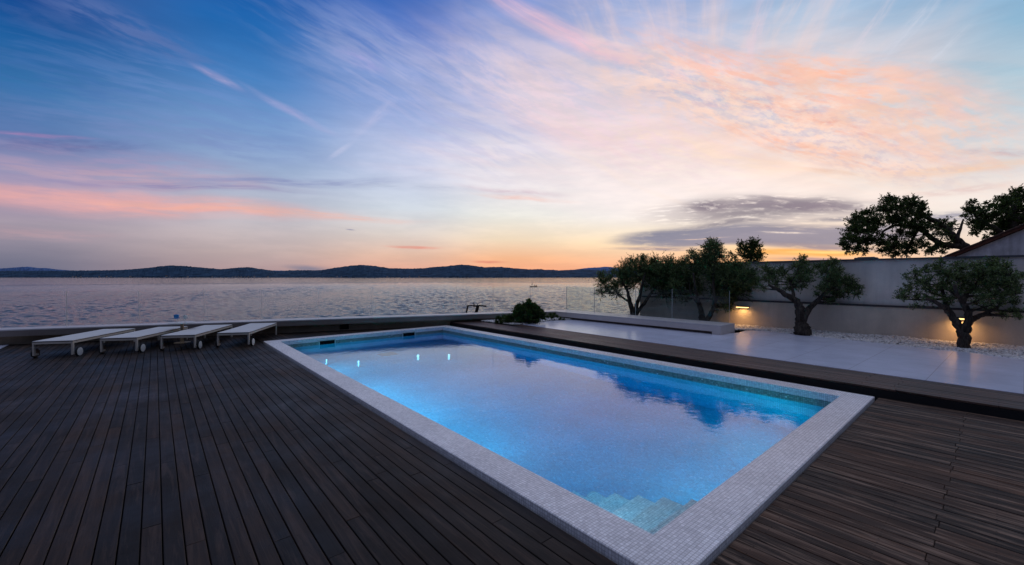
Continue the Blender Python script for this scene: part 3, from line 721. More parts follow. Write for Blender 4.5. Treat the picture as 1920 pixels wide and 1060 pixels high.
def in_poly(x, y, P):
    c = np.zeros(len(x), bool); n = len(P)
    for i in range(n):
        x1_, y1_ = P[i]; x2_, y2_ = P[(i+1) % n]
        k = ((y1_ > y) != (y2_ > y)) & (x < (x2_-x1_)*(y-y1_)/(y2_-y1_+1e-12)+x1_); c ^= k
    return c
def pebbles(name, poly, n, zf, label_kind):
    xs = [p[0] for p in poly]; ys = [p[1] for p in poly]
    x = rng.uniform(min(xs), max(xs), n*3); y = rng.uniform(min(ys), max(ys), n*3)
    k = in_poly(x, y, poly); x, y = x[k][:n], y[k][:n]; m = len(x)
    r_ = rng.uniform(.012, .024, m)
    s = np.stack([r_*rng.uniform(.8, 1.4, m), r_*rng.uniform(.7, 1.1, m), r_*rng.uniform(.5, .8, m)], 1)
    V = IV[None]*s[:, None]
    th = rng.uniform(0, 6.28, m); tl = rng.uniform(-.6, .6, m)
    c, s_ = np.cos(tl)[:, None], np.sin(tl)[:, None]; V = np.stack([V[..., 0], V[..., 1]*c-V[..., 2]*s_, V[..., 1]*s_+V[..., 2]*c], -1)
    c, s_ = np.cos(th)[:, None], np.sin(th)[:, None]; V = np.stack([V[..., 0]*c-V[..., 1]*s_, V[..., 0]*s_+V[..., 1]*c, V[..., 2]], -1)
    z = zf(x, y)+rng.uniform(-.006, .016, m)
    V += np.stack([x, y, z], 1)[:, None]
    Fc = (IF[None]+(np.arange(m)*len(IV))[:, None, None]).reshape(-1, 3)
    return raw_mesh(name, V.reshape(-1, 3), Fc, np.repeat(rng.random(m), len(IF)), M['pebble'], True, kind='stuff')
bed = [(11.5, -3.0), (11.93, -.4), (12.24, .5), (12.40, 1.56), (12.66, 3.31), (12.84, 4.4), (12.45, 5.0), (12.2, 5.9), (WX, 5.9), (WX, -3.0)]
raw_mesh('sea', SEA[0], SEA[1], np.zeros(len(SEA[1])), M['sea'], True, kind='structure')
pebbles('white_pebbles', bed, 21000, lambda x, y: .125+.075*np.clip((x-(12.3+.12*(y-.5)))/1.0, 0, 1)+.012*np.sin(x*9+y*4), '')
pebbles('corner_pebbles', [(8.45, 9.9), (8.7, 9.74), (10.5, 9.98), (11.1, 9.7), (11.1, 10.6), (8.6, 11.45), (8.35, 11.4)], 3600, lambda x, y: .145+0*x, '')

# ---------------------------------------------------------------- pool
pool = thing('swimming_pool', 'rectangular pool with a white mosaic rim, blue water and corner steps', 'swimming pool', (X0, Y0, 0))
mb = MB()
ix0, ix1, iy0, iy1 = X0+CW, X1-CW, Y0+CW, Y1-CW
ZC, ZB = .04, -.06
def ring(mb, z0, z1, ox0, ox1, oy0, oy1, c=.006):
    O = [(ox0, oy0), (ox1, oy0), (ox1, oy1), (ox0, oy1)]; I = [(ix0, iy0), (ix1, iy0), (ix1, iy1), (ix0, iy1)]
    O2 = [(ox0+c, oy0+c), (ox1-c, oy0+c), (ox1-c, oy1-c), (ox0+c, oy1-c)]; I2 = [(ix0-c, iy0-c), (ix1+c, iy0-c), (ix1+c, iy1+c), (ix0-c, iy1+c)]
    vs = [(*p, z0) for p in O]+[(*p, z1-c) for p in O]+[(*p, z1) for p in O2]+[(*p, z1) for p in I2]+[(*p, z1-c) for p in I]+[(*p, z0) for p in I]
    fs = []
    for L in range(5):
        for i in range(4):
            j = (i+1) % 4; fs.append((L*4+i, L*4+j, L*4+4+j, L*4+4+i))
    fs += [(20+i, 20+(i+1) % 4, (i+1) % 4, i) for i in range(4)]
    mb.add(vs, fs)
ring(mb, ZB, ZC, X0, X1, Y0, Y1)
mb.build('coping', M['coping'], pool, uv=True)
# basin: walls (tile band above/around the waterline, mosaic below) and floor
def basin():
    b1 = MB(); b2 = MB(); T = .2; zt = ZB-.002; zm = -.20
    for (x0, x1, y0, y1) in ((ix0-T, ix0, iy0-T, iy1+T), (ix1, ix1+T, iy0-T, iy1+T), (ix0, ix1, iy0-T, iy0), (ix0, ix1, iy1, iy1+T)):
        b1.box(x0, x1, y0, y1, zm, zt); b2.box(x0, x1, y0, y1, ZF-.2, zm-.001)
    b2.box(ix0-T, ix1+T, iy0-T, iy1+T, ZF-.3, ZF)
    b1.build('waterline_band', M['waterline'], pool, uv=True); b2.build('basin', M['basin'], pool, uv=True)
basin()
mb = MB()
for k, (yy, zz) in enumerate(((1.66, -.34), (1.92, -.54), (2.17, -.74), (2.43, -.94), (2.69, -1.14), (2.95, -1.36))):
    y_prev = iy0+.001 if k == 0 else (1.66, 1.92, 2.17, 2.43, 2.69)[k-1]
    mb.box(ix0+.001, 3.40, y_prev, yy, ZF+.001, zz)
mb.build('corner_steps', M['steps'], pool, uv=True)
mb = MB(); e = .03
mb.box(ix0-e, ix1+e, iy0-e, iy1+e, ZF-.05, ZW)
water = mb.build('pool_water', M['poolwater'], kind='structure')
# skimmer mouths in the far wall
M['skim'] = mat('skimmer_frame', lin((196, 198, 194)), .4, .5)
for px in (613.5, 766.5):
    cx = (lambda q: q[0]*iy1/q[1])(ray(px, 640))
    fr = MB(); z1_, z0_ = -.045, -.16; y = iy1-.004; w = .21
    for (a, b_, c_, d_) in ((cx-w, cx+w, z1_, z1_+.022), (cx-w, cx+w, z0_-.02, z0_), (cx-w, cx-w+.02, z0_, z1_), (cx+w-.02, cx+w, z0_, z1_)):
        fr.box(a, b_, y-.012, y+.003, c_, d_)
    f_ = fr.build('skimmer_frame', M['skim'], pool)
    op = MB(); op.box(cx-w+.021, cx+w-.021, y-.004, y+.002, z0_+.001, z1_-.001)
    o = op.build('skimmer_opening', M['void']); o.parent = f_; o.matrix_parent_inverse = f_.matrix_parent_inverse.inverted() if False else Matrix.Translation(-pool.location).inverted() @ Matrix.Translation(-pool.location)
mb = MB(); mb.box(4.42, 4.86, 10.3, 10.62, ZF+.002, ZF+.02); mb.build('floor_drain', mat('drain_cover', lin((120, 130, 132)), .5, .4), pool)
# ---------------------------------------------------------------- parapet, bench, glass
ZT = .38
def along(x, off, z): return (x-pnx*0+0*z, 0, 0)
def par_pt(x, off):   # point on the line par_in shifted off metres out to sea, at abscissa x
    return (x, par_in(x)+off/math.cos(PA))
xL, xR = -9.0, BX0
par = thing('seafront_parapet', 'long low seafront wall with a pale overhanging cap behind the loungers', 'low wall', (-9, par_in(-9), 0))
bo = lambda off: BX1 if off > .3 else BX0
cornerO = par_pt(BX1, .56); cornerI = par_pt(BX0, 0)
mb = MB()
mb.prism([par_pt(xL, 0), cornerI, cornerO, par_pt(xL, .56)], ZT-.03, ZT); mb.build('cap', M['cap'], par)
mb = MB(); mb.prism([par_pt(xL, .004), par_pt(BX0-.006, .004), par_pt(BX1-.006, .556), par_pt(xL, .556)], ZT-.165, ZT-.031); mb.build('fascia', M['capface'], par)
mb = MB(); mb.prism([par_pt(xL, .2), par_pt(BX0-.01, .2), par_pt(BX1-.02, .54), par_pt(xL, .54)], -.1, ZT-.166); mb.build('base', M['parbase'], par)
mb = MB(); vx = (lambda q: par_in(0)/(q[1]/q[0]+.352))(ray(650, 606)); 
mb.box(-.13, .13, -.012, .004, .03, .18, M=Matrix.Translation((vx, par_pt(vx, .2)[1], 0))@Matrix.Rotation(PA, 4, 'Z'))
mb.build('vent_panel', M['dark'], par)
ben = thing('parapet_bench', 'wide pale masonry bench wall beside the white tiled terrace', 'bench', (BX0, 4.68, 0))
BE = 4.66
mb = MB(); mb.prism([(BX0, BE), (BX1, BE), (BX1, cornerO[1]-.006), (BX0, cornerI[1]-.006)], ZT-.03, ZT-.001); mb.build('cap', M['cap'], ben)
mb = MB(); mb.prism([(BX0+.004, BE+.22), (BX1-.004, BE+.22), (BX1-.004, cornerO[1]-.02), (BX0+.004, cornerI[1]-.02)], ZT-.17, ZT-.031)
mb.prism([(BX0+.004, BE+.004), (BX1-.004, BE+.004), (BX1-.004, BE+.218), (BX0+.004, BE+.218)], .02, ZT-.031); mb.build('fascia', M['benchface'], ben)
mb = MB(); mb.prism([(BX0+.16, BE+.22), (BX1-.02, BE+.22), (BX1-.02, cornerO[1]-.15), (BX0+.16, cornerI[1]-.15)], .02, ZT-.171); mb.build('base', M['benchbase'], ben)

ZG = ZT+.88
def par_hit(px, off):
    q = ray(px, 519); k = 14.36+off/math.cos(PA); t = k/(q[1]+.352*q[0]); return q[0]*t
bal = thing('glass_balustrade', 'frameless glass railing standing on the seafront parapet', 'railing', (-9, par_pt(-9, .5)[1], ZT))
OFF = .50
jpx = [-180, -30, 124, 260, 382, 490, 597, 697, 778, 855, 924.5, 994]
jx = [-9.0]+[par_hit(p, OFF) for p in jpx]; CX = BX1-.06; jx.append(CX)
def pane(mb, a, b, gap=.004):
    a = Vector((a[0], a[1], 0)); b = Vector((b[0], b[1], 0)); d = (b-a).normalized(); n = Vector((-d.y, d.x, 0))*.006
    a = a+d*gap; b = b-d*gap
    P = [a-n, b-n, b+n, a+n]; mb.prism([(p.x, p.y) for p in P], ZT+.002, ZG)
def edge(mb, a, b, which, gap=.004):
    a = Vector((a[0], a[1], 0)); b = Vector((b[0], b[1], 0)); d = (b-a).normalized(); n = Vector((-d.y, d.x, 0))*.0065
    for q in ((a+d*gap, b-d*gap)[which],):
        P = [q-n-d*.001, q-n+d*.001, q+n+d*.001, q+n-d*.001]; mb.prism([(p.x, p.y) for p in P], ZT+.003, ZG+.001)
def panels(pts, parent, gm='glass'):
    for a, b in zip(pts[:-1], pts[1:]):
        mb = MB(); pane(mb, a, b); p = mb.build('glass_panel', M[gm], parent)
        for w_ in (0, 1):
            mb = MB(); edge(mb, a, b, w_); o = mb.build('panel_edge', M['glassedge']); o.parent = p
panels([par_pt(x, OFF) for x in jx], bal)
bal2 = thing('glass_balustrade', 'frameless glass railing along the outer edge of the masonry bench', 'railing', (CX, BE, ZT))
def bx_hit(px): q = ray(px, 519); return q[1]*CX/q[0]
cy = par_pt(CX, OFF)[1]-.012
panels([(CX, cy)]+[(CX, bx_hit(p)) for p in (1114.5, 1192, 1260.5)]+[(CX, BE+.12)], bal2, 'glass2')

# ---------------------------------------------------------------- garden wall
gw = thing('garden_wall', 'tall pale rendered wall with a lower ledge behind the olive trees', 'wall', (WX, -3, 0))
WE = 8.55
mb = MB(); mb.box(WX, WX+.35, -6, WE, -.2, .90); mb.build('lower_wall', M['wall2'], gw)
mb = MB(); mb.box(WX-.02, WX+.12, -6, WE, .901, .945); mb.build('ledge', M['walldk'], gw)  # dark strip along the step in the wall
mb = MB(); mb.box(WX+.10, WX+.32, -6, WE, .946, 2.045); mb.build('upper_wall', M['wall'], gw)
mb = MB(); mb.box(WX+.06, WX+.36, -6, WE+.02, 2.046, 2.085); mb.build('wall_cap', M['metal_dk'], gw)
a = ux(1624, 481, WX+.2)
mb = MB(); mb.cbox(-.12, .12, -.22, .22, 0, .035, .012); mb.box(-.06, .06, -.16, .16, .035, .05)
o = mb.build('cover_plate', M['metal_dk'], label='low dark flat cover lying on top of the garden wall', category='cover'); o.location = (WX+.21, a[1], 2.086)
M['lampglow'] = bpy.data.materials.new('lamp_glow'); M['lampglow'].use_nodes = True
b = M['lampglow'].node_tree.nodes['Principled BSDF']; b.inputs['Emission Color'].default_value = (1, .62, .22, 1); b.inputs['Emission Strength'].default_value = 2.6; b.inputs['Base Color'].default_value = (.8, .7, .5, 1)
for y_, lab in ((5.02, 'lit wall lamp glowing warm behind the branches near the bench end'), (.56, 'lit wall lamp glowing between the forked limbs of the nearest olive tree')):
    t = thing('wall_lamp', lab, 'lamp', (WX, y_, .70), 'warm lamps on the garden wall')
    mb = MB(); mb.box(WX-.17, WX+.0, y_-.18, y_+.18, .735, .75); mb.box(WX-.02, WX, y_-.15, y_+.15, .66, .735); mb.build('lamp_housing', M['walldk'], t)
    mb = MB(); mb.box(WX-.165, WX-.021, y_-.15, y_+.15, .708, .733); mb.build('diffuser', M['lampglow'], t)
    ld = bpy.data.lights.new('lamp_light', 'AREA'); ld.shape = 'RECTANGLE'; ld.size = .36; ld.size_y = .14; ld.energy = 2.5; ld.color = (1, .55, .2); ld.spread = R(160)
    lo = bpy.data.objects.new('lamp_light', ld); COL.objects.link(lo); lo.location = (WX-.13, y_, .70); lo.rotation_euler = (0, R(22), R(0)); lo.rotation_euler = (0, R(18), 0)
    lo.rotation_euler = Vector((-.12, 0, 1)).to_track_quat('Z', 'X').to_euler()
    lo.parent = t; lo.matrix_parent_inverse = Matrix.Translation(-t.location)

# ---------------------------------------------------------------- house on the right
hs = thing('stone_house', 'grey rendered gable wall with a clay tile roof edge at the right', 'house', (17, -3, 0))
p1 = ux(1785, 480, 17); p2 = ux(1920, 425, 17); sl_ = (p2[2]-p1[2])/(p2[1]-p1[1])   # z per y (negative)
ya = -4.2; za = p1[2]+(ya-p1[1])*sl_
yE = 1.35; zE = p1[2]+(yE-p1[1])*sl_
mb = MB(); gpts = [(yE-.08, -.2), (yE-.08, zE-.02), (ya, za-.08), (2*ya-yE+.08, zE-.02), (2*ya-yE+.08, -.2)]
n = len(gpts); vs = [(17, y, z) for y, z in gpts]+[(26, y, z) for y, z in gpts]
mb.add(vs, [tuple(range(n)), tuple(range(2*n-1, n-1, -1))]+[(i, i+n, (i+1) % n+n, (i+1) % n) for i in range(n)]); mb.build('gable_wall', M['house'], hs)
mb = MB()
for (a, b_) in (((yE, zE), (ya, za)), ((ya, za), (2*ya-yE, zE))):
    mb.add([(16.9, a[0], a[1]-.05), (16.9, b_[0], b_[1]-.05), (26.1, b_[0], b_[1]-.05), (26.1, a[0], a[1]-.05), (16.9, a[0], a[1]+.02), (16.9, b_[0], b_[1]+.02), (26.1, b_[0], b_[1]+.02), (26.1, a[0], a[1]+.02)],
           [(3, 2, 1, 0), (4, 5, 6, 7), (0, 1, 5, 4), (2, 3, 7, 6), (1, 2, 6, 5), (3, 0, 4, 7)])
mb.build('roof', M['roof'], hs)
mb = MB(); L_ = math.hypot(ya-yE, za-zE); nt = int(L_/.36)
for i in range(nt):
    t0, t1 = i/nt, (i+1.12)/nt
    P = [Vector((16.93, yE+(ya-yE)*t, zE+(za-zE)*t+.03+.02*(1 if k == 0 else 0))) for k, t in enumerate((t0, min(1, t1)))]
    mb.tube(P, [.036, .045], 8, t=rnd.random())
mb.build('verge_tiles', M['rooftile'], hs)
mb = MB()

# ---------------------------------------------------------------- vegetation
def bez(a, b, c, n):
    return [a*(1-t)**2+b*2*t*(1-t)+c*t*t for t in [i/n for i in range(n+1)]]
def leaves_mesh(P, D, size, wid, jitter, g):
    """one elongated leaf (two quads folded) per point"""
    n = len(P)
    D = D+g.normal(0, jitter, (n, 3)); D /= np.linalg.norm(D, axis=1)[:, None]
    R_ = g.normal(0, 1, (n, 3)); S = np.cross(D, R_); S /= np.linalg.norm(S, axis=1)[:, None]; Nn = np.cross(S, D)
    L = size*g.uniform(.65, 1.25, n)[:, None]; W = wid*g.uniform(.7, 1.2, n)[:, None]
    a = P; b = P+D*L*.5+S*W+Nn*W*.3; c = P+D*L; d = P+D*L*.5-S*W+Nn*W*.3
    V = np.stack([a, b, c, d], 1).reshape(-1, 3)
    Fc = np.arange(4*n).reshape(n, 4)
    return V, Fc
def tree(name, label, cat, base, dep, limbs, blobs, material, leaf=(.048, .0085), dens=1.0, zdepth=.8, seed=1, group=None, twr=.006, rootpx=None, barkmat=None, crownname='crown', trunkname='trunk', up=.5, rs=1.0, bias=0.0, plane=None):
    """limbs: list of [(px,py,radius m, depth offset)...]; blobs: (px,py,r px)[,density]"""
    g = np.random.default_rng(seed); rr = random.Random(seed)
    ppm = F/dep
    def DP(px):           # crowns spread along the wall rather than across it
        if plane is None: return dep
        return .75*plane/(math.sin(YAW)*math.cos(0)+(px-960)/F*math.cos(YAW))+.25*dep
    def W(px, py, dz=0.0): return Vector(ud(px, py, DP(px)+dz))
    t = thing(name, label, cat, tuple(base), group)
    tm = MB(); nodes = []
    for L in limbs:
        pts = [W(*q[:2], q[3] if len(q) > 3 else 0) for q in L]; rad = [q[2] for q in L]
        P = []; Rd = []
        for i in range(len(pts)-1):       # Catmull-Rom
            p0 = pts[max(i-1, 0)]; p1_, p2_ = pts[i], pts[i+1]; p3 = pts[min(i+2, len(pts)-1)]
            for k in range(4):
                s = k/4
                P.append(.5*((2*p1_)+(p2_-p0)*s+(2*p0-5*p1_+4*p2_-p3)*s*s+(3*p1_-p0-3*p2_+p3)*s**3)); Rd.append(rad[i]+(rad[i+1]-rad[i])*s)
        P.append(pts[-1]); Rd.append(rad[-1])
        P = [p+Vector((rr.uniform(-1, 1), rr.uniform(-1, 1), rr.uniform(-1, 1)))*Rd[i]*.16 if 0 < i < len(P)-1 else p for i, p in enumerate(P)]
        tm.tube(P, Rd, 10, wob=.09); nodes += list(zip(P, Rd))
    LP = []; LD = []
    fwv = Vector(FW)
    for bl in blobs:
        px, py, r_ = bl[:3]; dn = bl[3] if len(bl) > 3 else 1.0
        rm = r_*rs/ppm; dz = rr.uniform(-1, 1)*zdepth*.5+bias
        c = W(px, py, dz)
        # branch from the closest limb point to the clump
        best = min(nodes, key=lambda q: (q[0]-c).length-min(q[1], .05)*3+(0 if q[0].z < c.z+.05 else .25))
        a = best[0]; mid = (a+c)/2+Vector((rr.uniform(-.1, .1), rr.uniform(-.1, .1), -.05+rr.uniform(-.05, .08)))
        br = bez(a, mid, c, 6); r0 = min(best[1]*.75, .012+.25*rm*.2+.01)
        tm.tube(br, [r0*(1-.65*i/6) for i in range(7)], 6, wob=.05)
        for i in (3, 5): nodes.append((br[i], r0*.4))
        ntw = int(max(7, (34+rm*70)*dn*dens))
        for k in range(ntw):
            v = Vector((rr.gauss(0, 1), rr.gauss(0, 1), rr.gauss(0, 1)+up)).normalized()
            s0 = c+v*rm*rr.uniform(.0, .35)+fwv*rr.uniform(-.3, .3)*rm
            if k % 3 == 0: s0 = c.lerp(br[4], rr.random())
            ln = rm*rr.uniform(.4, 1.0)*(1.5 if rr.random() < .16 else 1)
            v2 = (v+Vector((rr.gauss(0, .35), rr.gauss(0, .35), rr.gauss(0, .3)+up*.35))).normalized()
            e_ = s0+v2*ln; m_ = (s0+e_)/2+Vector((rr.uniform(-.03, .03), rr.uniform(-.03, .03), rr.uniform(-.03, .03)))
            if k % 2 == 0: tm.tube([s0, m_, e_], [twr, twr*.7, twr*.3], 4, cap=False)
            nl = int(max(5, ln/.0125*rr.uniform(.7, 1.2)))
            ts = g.uniform(.1, 1.05, nl)[:, None]
            A = np.array(s0); Bm = np.array(m_); E_ = np.array(e_)
            pp = A*(1-ts)**2+Bm*2*ts*(1-ts)+E_*ts*ts
            dd = (E_-A)/max(np.linalg.norm(E_-A), 1e-6)
            LP.append(pp); LD.append(np.repeat(dd[None], nl, 0))
    tr = tm.build(trunkname, barkmat or M['bark'], t, smooth=True)
    P = np.concatenate(LP); D = np.concatenate(LD)
    V, Fc = leaves_mesh(P, D, leaf[0], leaf[1], .75, g)
    low = g.random(len(Fc))
    raw_mesh(crownname, V, Fc, low, material, False, t)
    print(name, 'leaves', len(Fc))
    return t
def depth_of(X, Y): return X*math.sin(YAW)+Y*math.cos(YAW)
def dpt(px, X): q = ux(px, 519, X); return depth_of(q[0], q[1]), q
TX = 12.75
GO = 'olive trees along the garden wall'
d1, q1 = dpt(1187, TX)
tree('olive_tree', 'olive tree at the far end, crown overlapping the open sea', 'tree', (q1[0], q1[1], .1), d1,
 [[(1189,603,.12),(1188,592,.11),(1184,578,.085),(1180,562,.07),(1177,548,.05),(1168,530,.03)],
  [(1188,592,.08),(1194,572,.07),(1200,552,.055,-.1),(1205,530,.04,-.2),(1210,512,.02,-.2)],
  [(1190,592,.07),(1201,578,.06,.1),(1214,560,.05,.2),(1222,548,.035,.25),(1232,536,.02,.3)],
  [(1180,566,.05),(1170,560,.035,.2),(1158,550,.03,.3),(1148,540,.02,.3)]],
 [(1126,517,9,.7),(1130,532,13),(1126,549,9,.8),(1140,545,13),(1143,524,12,.8),(1153,537,13),(1157,552,10,.8),(1167,533,17),(1164,515,15),(1179,517,18),(1176,501,14,.8),(1189,508,18),(1190,492,11,.7),(1206,492,11,.7),(1207,484,8,.6),(1203,507,20),(1216,515,22),(1221,500,15),(1229,489,9,.6),(1236,503,15),(1233,522,20),(1247,517,18),(1254,490,10,.7),(1250,502,14),(1262,498,9,.7),(1259,514,14),(1246,535,16),(1258,534,14),(1248,552,14),(1261,553,10,.8),(1196,528,18),(1180,535,14,.8),(1222,536,15,.8),(1150,510,9,.6)],
 M['olive'], seed=21, group=GO, dens=1.7, rs=1.3, plane=TX, bias=.3, zdepth=.5)
d2, q2 = dpt(1320, TX)
tree('olive_tree', 'densest olive tree behind the bench end, hiding part of a lamp', 'tree', (q2[0], q2[1], .1), d2,
 [[(1321,612,.11),(1318,600,.10),(1315,586,.08),(1312,572,.07),(1303,560,.05),(1294,550,.03,.2)],
  [(1323,610,.09),(1328,597,.075),(1336,582,.065),(1340,566,.055),(1338,545,.045),(1338,520,.035),(1338,495,.02)],
  [(1340,566,.05),(1352,548,.04,.2),(1368,536,.03,.3),(1385,528,.02,.3)],
  [(1312,572,.05),(1306,550,.04,-.2),(1302,530,.03,-.3),(1300,512,.02,-.3)]],
 [(1296,474,7,.6),(1299,484,9,.6),(1288,489,10,.6),(1278,497,12,.8),(1334,456,9,.8),(1328,466,11,.8),(1340,464,12),(1345,474,12,.8),(1332,479,14),(1318,480,9,.6),(1311,488,12,.7),(1350,483,11,.7),(1336,493,16),(1322,497,15),(1300,500,13),(1291,515,16),(1310,513,17),(1272,512,14),(1268,526,14),(1282,531,15),(1299,535,16),(1332,515,18),(1352,512,18),(1346,530,18),(1363,523,18),(1378,510,15),(1375,528,20),(1395,515,16),(1392,530,17),(1408,520,13),(1412,535,12),(1400,545,13),(1388,550,15),(1370,552,15),(1355,560,12),(1364,574,10),(1374,566,10,.8),(1345,550,14),(1284,560,11),(1292,548,12,.8),(1268,541,12),(1276,552,9),(1263,535,9),(1366,497,11,.7),(1381,497,9,.7),(1420,527,8,.8),(1310,548,11,.7),(1342,578,7,.7)],
 M['olive'], seed=22, group=GO, dens=2.0, rs=1.3, plane=TX, bias=.3, zdepth=.5)
d3, q3 = dpt(1503, TX-.05)
tree('olive_tree', 'olive tree with a swollen trunk base and two spreading limbs', 'tree', (q3[0], q3[1], .1), d3,
 [[(1505,631,.19),(1504,624,.20),(1503,614,.17),(1501,604,.12),(1500,590,.105),(1499,576,.10),(1494,566,.085),(1484,558,.075),(1472,552,.065,-.1),(1462,545,.05,-.2),(1450,539,.035,-.3),(1440,534,.02,-.3)],
  [(1504,606,.08),(1511,590,.075),(1520,576,.07,.1),(1533,564,.055,.2),(1545,552,.04,.2),(1560,540,.03,.3)],
  [(1488,560,.05),(1486,545,.035,.1),(1482,530,.025,.2)]],
 [(1438,525,13),(1430,540,8,.7),(1444,512,14),(1435,505,11,.8),(1452,520,14),(1452,534,11,.7),(1463,505,10,.7),(1470,515,12,.9),(1481,528,11),(1478,540,10,.7),(1490,500,10,.8),(1502,489,8,.7),(1508,484,5,.6),(1509,497,12),(1500,512,16),(1515,512,13),(1502,525,16),(1492,536,11,.8),(1517,526,10,.8),(1505,540,8,.6),(1536,502,9,.8),(1552,499,11),(1566,495,10),(1548,512,14),(1562,510,13),(1572,508,9,.8),(1553,526,15),(1570,522,14),(1563,538,15),(1580,532,12),(1590,527,9,.8),(1600,533,9),(1599,543,9),(1611,540,6,.8),(1606,552,8,.9),(1590,548,9,.8),(1583,556,8,.8),(1568,553,13),(1548,546,12),(1563,566,8,.8),(1552,562,6,.6),(1537,540,9,.8),(1530,552,7,.6)],
 M['olive'], seed=23, group=GO, dens=1.25, rs=1.12, plane=TX, bias=.25, zdepth=.55)
d4, q4 = dpt(1808, TX-.2)
tree('olive_tree', 'nearest and largest olive tree, its forked trunk glowing from a lamp', 'tree', (q4[0], q4[1], .1), d4,
 [[(1808,664,.115),(1808,650,.10),(1807,634,.096),(1803,617,.088),(1793,604,.07),(1785,594,.06),(1778,583,.06),(1768,575,.05,-.2),(1752,566,.035,-.3),(1736,560,.02,-.3)],
  [(1810,622,.08),(1815,604,.065),(1815,585,.06),(1806,568,.05),(1812,552,.04,.2),(1822,538,.03,.3)],
  [(1812,610,.065),(1822,600,.055,.1),(1834,594,.05,.1),(1848,588,.04,.2),(1862,580,.03,.3),(1875,572,.02,.3)],
  [(1778,583,.05),(1772,565,.04,.2),(1768,548,.03,.3),(1764,530,.02,.4)],
  [(1806,568,.04),(1795,552,.035,-.3),(1790,535,.025,-.4)]],
 [(1684,560,7,.6),(1690,548,10,.7),(1696,557,10,.8),(1703,542,11,.8),(1700,518,8,.5),(1716,560,12,.8),(1720,532,14,.9),(1718,516,12,.8),(1735,510,11,.7),(1740,500,7,.5),(1738,528,14),(1742,545,13),(1738,562,12,.9),(1763,495,10,.7),(1755,503,10,.7),(1762,513,14),(1778,517,15),(1775,532,15),(1762,545,14),(1784,548,14),(1777,565,13),(1790,500,8,.6),(1800,495,8,.6),(1802,508,14),(1797,523,15),(1812,530,15),(1810,548,14),(1798,560,12,.8),(1826,498,7,.5),(1834,500,11,.8),(1838,512,14),(1828,520,14),(1848,520,16),(1855,505,15),(1862,490,9,.8),(1870,500,14),(1868,515,16),(1884,505,13),(1890,518,13),(1902,525,11),(1897,540,13),(1884,535,15),(1868,535,16),(1850,540,16),(1830,545,15),(1845,560,13),(1868,555,13),(1888,555,12),(1905,552,9),(1875,572,9,.8),(1860,572,8,.7),(1902,585,8,.9),(1908,595,5,.8),(1880,592,7,.8),(1910,540,8,.8),(1918,515,5,.6),(1915,560,6,.6),(1828,570,9,.6),(1716,575,7,.5),(1908,568,8,.7)],
 M['olive'], leaf=(.052, .0088), seed=24, group=GO, dens=1.0, rs=1.12, plane=TX, bias=.15, zdepth=.6)
# young tree behind the wall
q5 = ud(1407, 500, 16.5)
tree('young_tree', 'small round tree poking above the garden wall against the orange glow', 'tree', (q5[0], q5[1], 0), 16.5,
 [[(1408,592,.09),(1408,540,.07),(1407,500,.05),(1408,480,.04),(1410,462,.02)]],
 [(1388,462,9,.9),(1386,474,7,.8),(1398,470,13),(1410,455,9,.9),(1408,464,13),(1418,462,11),(1422,474,12),(1427,482,7,.8),(1408,480,16),(1395,484,10),(1420,486,11),(1370,480,8,.45),(1378,486,7,.45),(1408,496,13)],
 M['pine'], seed=25, leaf=(.065, .014), zdepth=.6)
